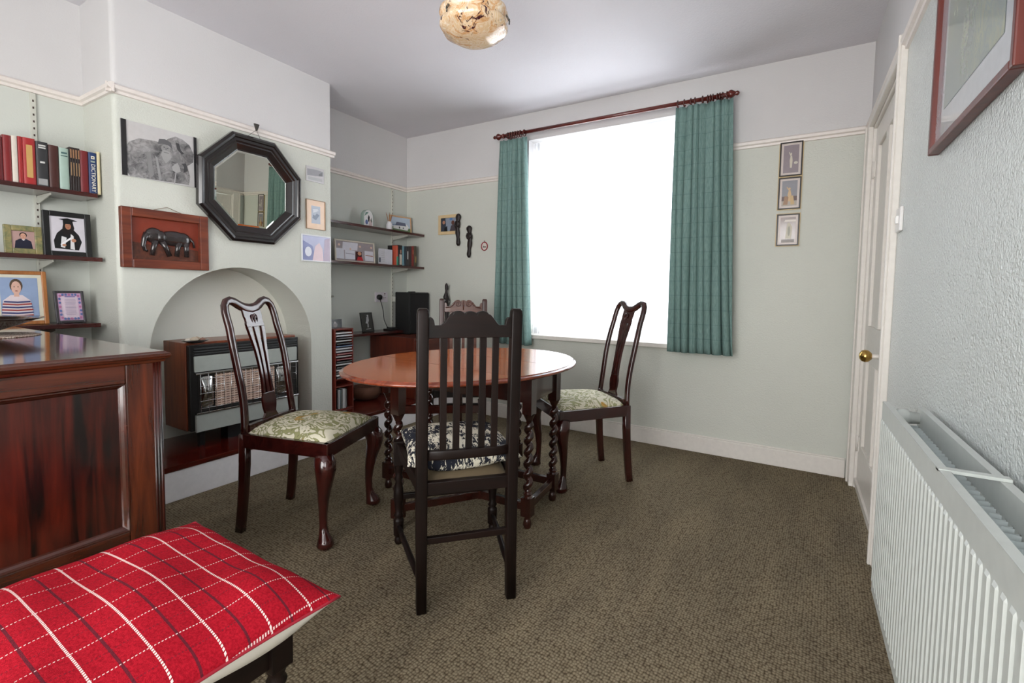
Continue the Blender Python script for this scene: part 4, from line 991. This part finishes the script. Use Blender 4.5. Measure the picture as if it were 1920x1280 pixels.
# ------------------------------------------------------------------ queen anne chairs
def back_x(z): 
    q = max(0, (z-.40)/.60); return -.200-.030*q-.085*q*q
def qa_chair(label, loc, rz, fab):
    t = thing('splat_back_chair', label, 'chair', loc, rz, 'splat back dining chairs')
    for s in (-1, 1):
        # front cabriole leg
        o = Vector((.190, s*.198, 0)); dr = Vector((.6, s*.45, 0))
        pts = [(.002, .385), (.004, .372), (.022, .348), (.028, .320), (.020, .285), (.006, .24), (-.006, .19), (-.012, .13), (-.010, .08), (-.002, .050), (.010, .028), (.016, .012), (.014, 0)]
        rad = [.030, .036, .041, .039, .033, .0265, .021, .0165, .0155, .020, .029, .034, .026]
        B().tube([o+dr*p[0]+Vector((0, 0, p[1])) for p in pts], rad, 16, ref=(1, 0, 0), sq=2.3).build('leg', M['mahog'], t)
        # rear leg
        zz = [0, .05, .12, .2, .3, .43]
        B().tube([(-.200-.028*(1-z/.43)**2, s*(.163+.004*(1-z/.43)), z) for z in zz], [(.014, .019), (.0145, .0185), (.016, .018), (.017, .018), (.018, .019), (.018, .019)], 12, sq=6, ref=(0, 1, 0)).build('leg', M['mahog'], t)
    # back frame
    pts = []
    for k in range(13): z = .42+.46*k/12; pts.append((back_x(z), -.163+.014*sin(pi*.5*(z-.42)/.46)+(.006*sin((z-.42)/.46*2*pi)), z))
    sh = [(-.150, .915), (-.149, .945), (-.143, .970), (-.128, .988), (-.107, .993), (-.085, .986), (-.062, .972), (-.035, .960), (0, .955)]
    pts += [(back_x(z), y, z) for y, z in sh]
    pts += [(x, -y, z) for x, y, z in pts[:-1][::-1]]
    n = len(pts); rad = []
    for i, p in enumerate(pts):
        u = min(i, n-1-i)
        rad.append((.0165, .013) if u < 13 else ((.0165, .013) if u < 17 else (.0185+.004*(u-17)/4, .013)))
    B().tube(pts, rad, 14, sq=2.6, ref=(0, 1, 0)).build('back_frame', M['mahog'], t)
    # pierced splat
    def wid(z):
        q = (z-.43)/.53
        tab = [(0, .052), (.06, .050), (.10, .034), (.16, .042), (.22, .044), (.26, .036), (.35, .031), (.5, .032), (.65, .038), (.78, .050), (.86, .056), (.89, .050), (.92, .055), (1.0, .056)]
        for (a, u), (c, v) in zip(tab, tab[1:]):
            if a <= q <= c: return u+(v-u)*(q-a)/(c-a)
        return tab[-1][1]
    bx = lambda z: back_x(z)+.002
    def zr(a, c, k): return [a+(c-a)*i/k for i in range(k+1)]
    b = B()
    b.ribbon(zr(.43, .575, 16), lambda z: -wid(z), wid, bx, .011)
    b.ribbon(zr(.875, .962, 8), lambda z: -wid(z), wid, bx, .011)
    for s in (-1, 1):
        b.ribbon(zr(.575, .875, 16), (lambda z: -wid(z)) if s < 0 else (lambda z: wid(z)*.60), (lambda z: -wid(z)*.60) if s < 0 else wid, bx, .013)
    b.ribbon(zr(.575, .875, 16), lambda z: -wid(z)*.26, lambda z: wid(z)*.26, bx, .011)
    sp_ = b.build('splat', M['mahog'], t, .0012)
    B().tube([(back_x(.905)+.0085, .016*cos(a), .905+.026*sin(a)) for a in [2*pi*k/20 for k in range(21)]], .003, 6).tube([(back_x(.905)+.0085, 0, .885), (back_x(.905)+.0095, 0, .925)], .004, 6).build('oval_carving', M['mahog'], sp_)
    B().beam((-.198, -.15, .425), (-.198, .15, .425), .024, .075).build('seat_rail', M['mahog_x'], t, .002)
    b = B(); zt, zb = .432, .372
    fo, ro = .222, .180   # outline half widths front and rear
    xo, xr = .222, -.205
    for (p, q) in (((xo, -fo), (xo, fo)), ((xo, fo), (xr, ro)), ((xr, -ro), (xo, -fo))):
        m_ = (Vector((p[0], p[1], 0))+Vector((q[0], q[1], 0)))/2; inn = Vector((0, 0, 0))-m_; dd = Vector((q[0]-p[0], q[1]-p[1], 0)).normalized(); nn = Vector((-dd.y, dd.x, 0))
        if nn.dot(inn) < 0: nn = -nn
        a_ = Vector((p[0], p[1], 0)); c_ = Vector((q[0], q[1], 0))
        b.prism([(0, 0), (1, 0), (1, 1), (0, 1)], a_+Vector((0, 0, zb)), c_-a_, Vector((0, 0, zt-zb)), nn*.024)
    b.build('seat_frame', M['mahog_x'], t, .003)
    n = 25
    def sf(a, k):
        u, v = a/(n-1)*2-1, k/(n-1)*2-1
        x = .008+.198*u; hw = .165+(.200-.165)*(u+1)/2
        e = max(0, (1-abs(u)**5)*(1-abs(v)**5))**.45
        return (x*1.0, hw*v, .428+.050*e*(1-.16*u*u-.16*v*v))
    b = B().grid(sf, n, n)
    b.grid(lambda a, k: (.008+.198*(a*2-1), (.165+.035*a)*(k*2-1), .405), 2, 2)
    b.build('seat', fab, t)
    return t
qa_chair('mahogany splat back chair with cream and gold floral seat in front of the gas fire', (-1.858, 1.340, 0), math.atan2(.145, .391), M['floral'])
qa_chair('mahogany splat back chair with pale green leaf seat standing by the window', (-1.040, 2.520, 0), math.atan2(-.304, -.277), M['floral2'])

# ------------------------------------------------------------------ oak slat-back chairs
def oak_chair(label, loc, rz, light, seatmat):
    t = thing('slat_back_chair', label, 'chair', loc, rz, 'oak slat back chairs')
    wd, wy = (M['dark_oak'], M['dark_oak_x'])
    wp = wood('warm_oak_post', (40, 20, 16), (76, 42, 33), 'z', .4, .1) if light else wd
    px, py, fx, fy = -.215, .152, .225, .200
    rk = lambda z: px-max(0, z-.42)*.045
    for s in (-1, 1):
        pts = [(px-.008, s*py, 0), (px, s*py, .2), (px, s*py, .43), (rk(.7), s*py, .7), (rk(.975), s*py, .975), (rk(.99), s*py, .988), (rk(.997), s*py, .994)]
        B().tube(pts, [.0165, .018, .019, .0185, .0185, .0168, .012], 16, sq=8, ref=(0, 1, 0)).build('rear_post', wp, t)
        # turned front leg
        B().box(fx-.02, fx+.02, s*fy-.02, s*fy+.02, .335, .435).build('leg_block', wd, t, .002)
        pr = [(.004, 0), (.013, .003), (.017, .015), (.014, .030), (.012, .036), (.020, .040), (.021, .10), (.020, .105), (.013, .112), (.020, .122), (.014, .133), (.016, .16), (.021, .205), (.019, .235), (.012, .265), (.018, .28), (.013, .292), (.017, .31), (.020, .335)]
        B().lathe(pr, 18, (fx, s*fy, 0)).build('leg', wd, t)
        B().tube([(fx, s*fy, .078), (.1, s*(fy-.012), .080), (-.1, s*(py+.012), .084), (px, s*py, .088)], [.008, .011, .011, .008], 10).build('stretcher', wy, t)
        a_, c_ = (fx, s*fy), (px, s*py)
        B().beam((a_[0], a_[1], .408), (c_[0], c_[1], .408), .022, .042).build('side_rail', wy, t, .002)
    B().beam((px, -py, .233), (px, py, .233), .018, .022).build('stretcher', wy, t, .002)
    B().beam((fx, -fy, .20), (fx, fy, .20), .016, .024).build('front_stretcher', wy, t, .003)
    B().beam((px, -py, .408), (px, py, .408), .024, .042).beam((fx, -fy, .408), (fx, fy, .408), .024, .042).build('seat_rail', wy, t, .002)
    # crest rail
    top = []
    K = 100
    for k in range(K+1):
        u = -1+2*k/K; a = abs(u)
        if a > .82: z = .940+.026*math.sqrt(max(0, 1-min(1, abs(a-.92)/.10)**2))
        elif a > .70: z = .940
        elif a > .42: q = (.70-a)/.28; z = .940+.036*q*q*(3-2*q)
        elif a > .14: z = .974+.012*math.sqrt(max(0, 1-((a-.28)/.14)**2))
        else: z = .974+.011*math.sqrt(max(0, 1-(a/.14)**2))
        top.append((u*(py-.012), z))
    poly = [(-py+.012, .900)]+[(py*.5*(k-2)/2, .900+.003*0) for k in (1, 2, 3)]+[(py-.012, .900)]+top[::-1]
    cr = B().prism(poly, (rk(.94)-.010, 0, 0), (0, 1, 0), (0, 0, 1), (.020, 0, 0)).build('crest_rail', M['dark_oak_x'] if not light else M['oak_warm'], t, .002)
    b = B()
    for s in (-1, 1):     # scrolls carved on the front of the crest
        sp = []
        for k in range(40):
            a = k/39*3.6*pi; r = .026*(1-k/39*.85)
            sp.append((rk(.94)+.012, s*(.040+r*cos(a)), .958+r*sin(a)))
        b.tube(sp, [.0048*(1-.4*k/39) for k in range(40)], 6)
        b.tube([(rk(.94)+.011, s*.066, .955), (rk(.94)+.012, s*.09, .935), (rk(.94)+.011, s*.125, .93)], [.003, .005, .003], 6)
    b.tube([(rk(.94)+.011, 0, .982), (rk(.94)+.012, 0, .955), (rk(.94)+.011, 0, .915)], [.003, .007, .003], 8)
    b.build('scroll_carving', wood('carved_scroll_wood', (60, 28, 18), (96, 50, 34), 'y', .3, .3) if light else M['dark_oak'], cr)
    lr = [(-py, 0), (-py/2, -.008), (0, -.011), (py/2, -.008), (py, 0)]
    B().tube([(rk(.52)+x, y, .519) for y, x in lr], [(.016, .009)]*5, 12, sq=6, ref=(0, 0, 1)).build('lower_rail', wy, t)
    for i in range(5):
        y = (-2+i)*.0425
        B().ribbon([.525, .62, .72, .82, .905], lambda z: y-.0108, lambda z: y+.0108, lambda z: rk(z)-.006*(1-(z-.525)/.38), .010).build('slat', M['oak_warm'] if light else wd, t, .001)
    n = 17
    def sf(a, k):
        u, v = a/(n-1)*2-1, k/(n-1)*2-1; e = max(0, (1-abs(u)**6)*(1-abs(v)**6))**.5
        return (.005+.205*u, (.143+(.178-.143)*(u+1)/2)*v, .420+.022*e)
    b = B().grid(sf, n, n); b.grid(lambda a, k: (.005+.205*(a*2-1), (.143+.035*a)*(k*2-1), .402), 2, 2)
    b.build('seat_pad', seatmat, t)
    return t
yawF = math.atan2(.300, -.328)
oak_chair('dark oak slat back chair with its back to us, nearest the camera at the table', (-1.071, 1.394, 0), yawF, False, flat((98, 84, 62), .85, name='olive_seat_cloth'))
oak_chair('oak slat back chair with scroll carved top on the far side of the table', (-1.900, 2.535, 0), math.atan2(-.80, .60), True, flat((50, 58, 68), .35, name='slate_vinyl'))
def cushion(name, label, cat, loc, rz, hx, hy, th, m, under, piping, group=None, nn=41, uvs=1.0, sag=0, bumpy=.0):
    t = thing(name, label, cat, loc, rz)
    def prof(u, v):
        return max(0, (1-abs(u)**3.2))**.5*max(0, (1-abs(v)**3.2))**.5
    def outl(u, v):
        pin = 1-.055*(1-v*v)*abs(u)**4; pin2 = 1-.055*(1-u*u)*abs(v)**4
        return hx*u*pin, hy*v*pin2
    def up(a, k):
        u, v = sin(pi/2*(a/(nn-1)*2-1)), sin(pi/2*(k/(nn-1)*2-1)); x, y = outl(u, v)
        w = bumpy*(sin(u*5+1)*cos(v*4)+.6*sin(v*9+u*3)+.9*cos(u*11)*abs(v)**2)
        return (x, y, th*.42+th*.58*prof(u, v)+w*prof(u, v)**.5*(.4+.6*min(1, 3*(1-max(abs(u), abs(v))))))
    def dn(a, k):
        u, v = sin(pi/2*(a/(nn-1)*2-1)), sin(pi/2*(k/(nn-1)*2-1)); x, y = outl(u, v)
        return (x, y, th*.42-th*.42*min(1, prof(u, v)*(1.7+.5*sin(u*6+v*4))))
    def uvf(i, co): 
        a, k = i//nn, i % nn
        return ((co.x+hx)*uvs, (co.y+hy)*uvs)
    cv = B().grid(up, nn, nn).build('cover', m, t, uv=uvf)
    B().grid(dn, nn, nn).build('underside', under, t)
    if piping:
        pts = []
        for (s0, s1) in (((-1, -1), (1, -1)), ((1, -1), (1, 1)), ((1, 1), (-1, 1)), ((-1, 1), (-1, -1))):
            for k in range(20):
                q = k/20; u = s0[0]+(s1[0]-s0[0])*q; v = s0[1]+(s1[1]-s0[1])*q; x, y = outl(u, v); pts.append((x, y, th*.42))
        pts.append(pts[0]); B().tube(pts, .003, 6, cap=False).build('piping', piping, cv)
    return t
cushion('seat_cushion', 'black and cream abstract patterned cushion on the nearest chair', 'cushion', (-1.079, 1.401, .4425), yawF, .205, .195, .085, M['bw'], M['bw'], None)

# ------------------------------------------------------------------ gateleg table
def table():
    t = thing('gateleg_table', 'oval gateleg table with polished top and barley twist legs in the middle', 'table', (-1.42, 1.95, 0))
    O = Vector((-1.42, 1.95, 0))
    zt = .692; ang = radians(82); a, bb = .665, .500
    ctr = Vector((-.010, .005, 0))
    ux, uy = Vector((cos(ang), sin(ang), 0)), Vector((-sin(ang), cos(ang), 0))
    prof = [(-.030, -.022), (-.014, -.022), (-.002, -.017), (.0, -.012), (-.006, -.006), (-.016, -.004), (-.018, 0)]
    n = 96
    def e(k, off): 
        th = 2*pi*k/n; return ctr+ux*((a+off)*cos(th))+uy*((bb+off)*sin(th))
    b = B()
    b.grid(lambda k, j: tuple(e(k, prof[j][0])+Vector((0, 0, zt+prof[j][1]))), n, len(prof), M['table_edge'], cu=True)
    b.poly([tuple(e(k, -.018)+Vector((0, 0, zt))) for k in range(n)], M['table'])
    b.poly([tuple(e(k, -.030)+Vector((0, 0, zt-.022))) for k in range(n)][::-1], M['table_edge'])
    b.build('tabletop', None, t)
    b = B()
    for s in (-1, 1):   # joints of the two drop leaves
        half = bb*math.sqrt(1-(.19/a)**2)-.03
        c = ctr+ux*(s*.19); b.beam(c-uy*half+Vector((0, 0, zt+.0001)), c+uy*half+Vector((0, 0, zt+.0001)), .0015, .0006)
    b.build('leaf_joint', flat((70, 30, 16), .4), t)
    A_, Bc, Cc, Dc = [Vector((x, y, 0))-O for x, y in ((-.985, 1.800), (-1.015, 2.112), (-1.815, 1.775), (-1.815, 2.098))]
    def leg(p, name, bt=.495, twist_top=None):
        x, y = p.x, p.y; h = .023
        b = B()
        b.box(x-h, x+h, y-h, y+h, bt+.02, zt-.022)
        b.lathe([(.023*1.2, bt+.02), (.020, bt+.005), (.012, bt-.012)], 16, (x, y, 0))
        zz0, zz1 = .165, bt-.012; k = 90; pitch = .052; pts = []; rad = []
        for i in range(k+1):
            z = zz0+(zz1-zz0)*i/k; q = 2*pi*(z/pitch); env = min(1, min(z-zz0, zz1-z)/.015)
            pts.append((x+.0075*env*cos(q), y+.0075*env*sin(q), z)); rad.append(.0155-.002*(1-env))
        b.tube(pts, rad, 12, ref=(1, 0, 0))
        b.lathe([(.013, .168), (.021, .160), (.016, .150), (.024, .140)], 16, (x, y, 0))
        b.box(x-h, x+h, y-h, y+h, .058, .142)
        b.lathe([(.022, .058), (.012, .050), (.015, .040), (.020, .022), (.016, .004), (.008, 0)], 16, (x, y, 0))
        b.build(name, M['table_leg'], t, .0015)
    for p in (A_, Bc, Cc, Dc): leg(p, 'leg')
    G1 = Vector((-1.452, 1.478, 0))-O; G2 = Vector((-1.40, 2.42, 0))-O
    P1 = Vector((-1.235, 1.79, 0))-O; P2 = Vector((-1.60, 2.11, 0))-O
    leg(G1, 'gate_leg'); leg(G2, 'gate_leg')
    for Pv, G in ((P1, G1), (P2, G2)):
        B().lathe([(.012, .08), (.016, .12), (.012, .3), (.017, .4), (.012, .5), (.016, .55)], 14, (Pv.x, Pv.y, 0)).build('gate_post', M['table_leg'], t)
        B().beam(Pv+Vector((0, 0, .505)), G+Vector((0, 0, .535)), .018, .036).build('gate_rail', M['table_leg'], t, .002)
        B().beam(Pv+Vector((0, 0, .10)), G+Vector((0, 0, .10)), .020, .034).build('gate_rail', M['table_leg'], t, .002)
    for p, q in ((A_, Bc), (Cc, Dc), (A_, Cc), (Bc, Dc)):
        B().beam(p+Vector((0, 0, .615)), q+Vector((0, 0, .615)), .018, .105).build('apron', M['table_leg'], t, .002)
        B().beam(p+Vector((0, 0, .10)), q+Vector((0, 0, .10)), .026, .036).build('stretcher', M['table_leg'], t, .003)
table()

# ------------------------------------------------------------------ sideboard
def sideboard():
    x0, x1, y0, y1, zt = -3.10, -1.553, .13, .634, .866
    t = thing('sideboard', 'dark polished wooden sideboard with a panelled end in the left foreground', 'sideboard', (x1, y1, 0))
    o = (x1, y1)
    X = lambda v: v-o[0]
    Y = lambda v: v-o[1]
    bb = .05
    b = B()   # carcass behind end frame
    b.box(X(x0), X(x1)-.030, Y(y0)+.01, Y(y1)-.004, bb, zt-.03)
    b.build('carcass', M['side'], t)
    sw, tr, br = .082, .052, .05
    pz0, pz1 = .372, zt-.03-tr
    py0, py1 = y0+sw, y1-sw+.004
    b = B()
    B().box(X(x1)-.03, 0, Y(y1-sw), 0, .0, zt-.03).build('end_stile', M['side'], t, .003)
    B().box(X(x1)-.03, 0, Y(y0), Y(y0+sw), .0, zt-.03).build('end_stile', M['side'], t, .003)
    B().box(X(x1)-.03, 0, Y(y0+sw), Y(y1-sw), pz1, zt-.03).build('end_rail', M['side_y'], t, .003)
    B().box(X(x1)-.03, 0, Y(y0+sw), Y(y1-sw), .10, pz0).build('end_rail', M['side_y'], t, .003)
    ep = B().box(-.029, -.014, Y(y0+sw), Y(y1-sw), pz0, pz1).build('end_panel', M['side_panel'], t)
    # moulding around the panel
    b = B(); m = .014
    PM = [(.0015, 0), (.0015, .003), (-.004, .006), (-.009, .011), (-.0135, m), (-.0135, 0)]; PN = [(p, -q) for p, q in PM]; ln = y1-y0-2*sw
    b.prism(PM, (0, Y(y0+sw), pz0), (1, 0, 0), (0, 0, 1), (0, ln, 0))
    b.prism(PN, (0, Y(y0+sw), pz1), (1, 0, 0), (0, 0, 1), (0, ln, 0))
    b.prism(PN, (-.0002, Y(y1-sw), pz0), (1, 0, 0), (0, 1, 0), (0, 0, pz1-pz0))
    b.prism(PM, (-.0002, Y(y0+sw), pz0), (1, 0, 0), (0, 1, 0), (0, 0, pz1-pz0))
    b.build('panel_moulding', wood('moulding_wood', (30, 10, 6), (70, 30, 18), 'y', .18, .6), ep)
    # top: moulded slab
    prof = [(.0, -.030), (.008, -.030), (.010, -.024), (.017, -.020), (.021, -.013), (.019, -.006), (.014, -.004), (.010, -.0015), (.008, 0)]
    b = B()
    def ring(k, j):
        off, z = prof[j]
        c = [(X(x0), Y(y0)-off), (0+off, Y(y0)-off), (0+off, 0+off), (X(x0), 0+off)][k]
        return (c[0], c[1], zt+z)
    b.grid(ring, 4, len(prof), M['side_y'], cu=True, smooth=False)
    b.poly([ring(k, len(prof)-1) for k in range(4)], M['side_top']); b.poly([ring(k, 0) for k in range(4)][::-1], M['side'])
    b.build('top', None, t)
    # corner fluting strip on the far face
    b = B()
    for i in range(3): b.tube([(-.003, Y(y1)+.0015-i*.0075-.002, .0), (-.003, Y(y1)+.0015-i*.0075-.002, zt-.031)], .0045, 10)
    b.build('fluted_corner', M['side_panel'], t)
sideboard()
t = thing('glass_bowl', 'wide shallow dark brown glass bowl on the doily on the sideboard', 'bowl', (-2.47, .44, .869))
def bowl(a, k):
    prf = [(.001, .004), (.05, .004), (.055, .010), (.11, .030), (.165, .052), (.185, .058), (.183, .061), (.16, .057), (.10, .034), (.05, .014), (.001, .012)]
    r, z = prf[k]; rr = r*(1+(.012*cos(a*pi/4) if k in (3, 4) else 0)); return (rr*cos(2*pi*a/64), rr*sin(2*pi*a/64), z)
B().grid(bowl, 64, 11, cu=True).build('bowl', flat((34, 19, 11), .12, coat=.25, name='smoked_brown_glass'), t)
tag(B().lathe([(.001, 0), (.145, 0), (.150, .0015), (.145, .003), (.001, .003)], 48, (0, 0, 0)).build('doily', M['doily'], None, loc=(-2.43, .455, .8662)), 'pale crocheted doily under the brown bowl on the sideboard', 'doily')

# ------------------------------------------------------------------ stool and plaid cushion
cx_, cy_ = -1.045, .350
t = thing('stool', 'dark wooden stool with turned legs under the red plaid cushion', 'stool', (cx_, cy_, 0))
for sx in (-1, 1):
    for sy in (-1, 1):
        b = B(); x, y = sx*.205, sy*.175
        b.box(x-.022, x+.022, y-.022, y+.022, .315, .385)
        b.lathe([(.008, 0), (.018, .005), (.021, .02), (.014, .04), (.020, .055), (.022, .09), (.014, .11), (.019, .13), (.024, .19), (.022, .24), (.013, .27), (.020, .285), (.014, .297), (.022, .316)], 18, (x, y, 0))
        b.build('leg', M['dark_oak'], t, .002)
b = B()
for s in (-1, 1):
    b.beam((s*.205, -.175, .352), (s*.205, .175, .352), .024, .055); b.beam((-.205, s*.175, .352), (.205, s*.175, .352), .024, .055)
b.build('seat_rail', M['dark_oak_x'], t, .003)
B().box(-.2, .2, -.17, .17, .375, .392).build('seat_board', M['dark_oak_x'], t, .004)
cushion('plaid_cushion', 'large red plaid cushion with white underside on the stool in the foreground', 'cushion', (cx_+.005, cy_-.003, .395), 0, .282, .262, .096, M['plaid'], flat((206, 200, 188), .8, name='white_cotton_backing'), flat((150, 20, 40), .8), uvs=2.0, nn=61, bumpy=.0055)
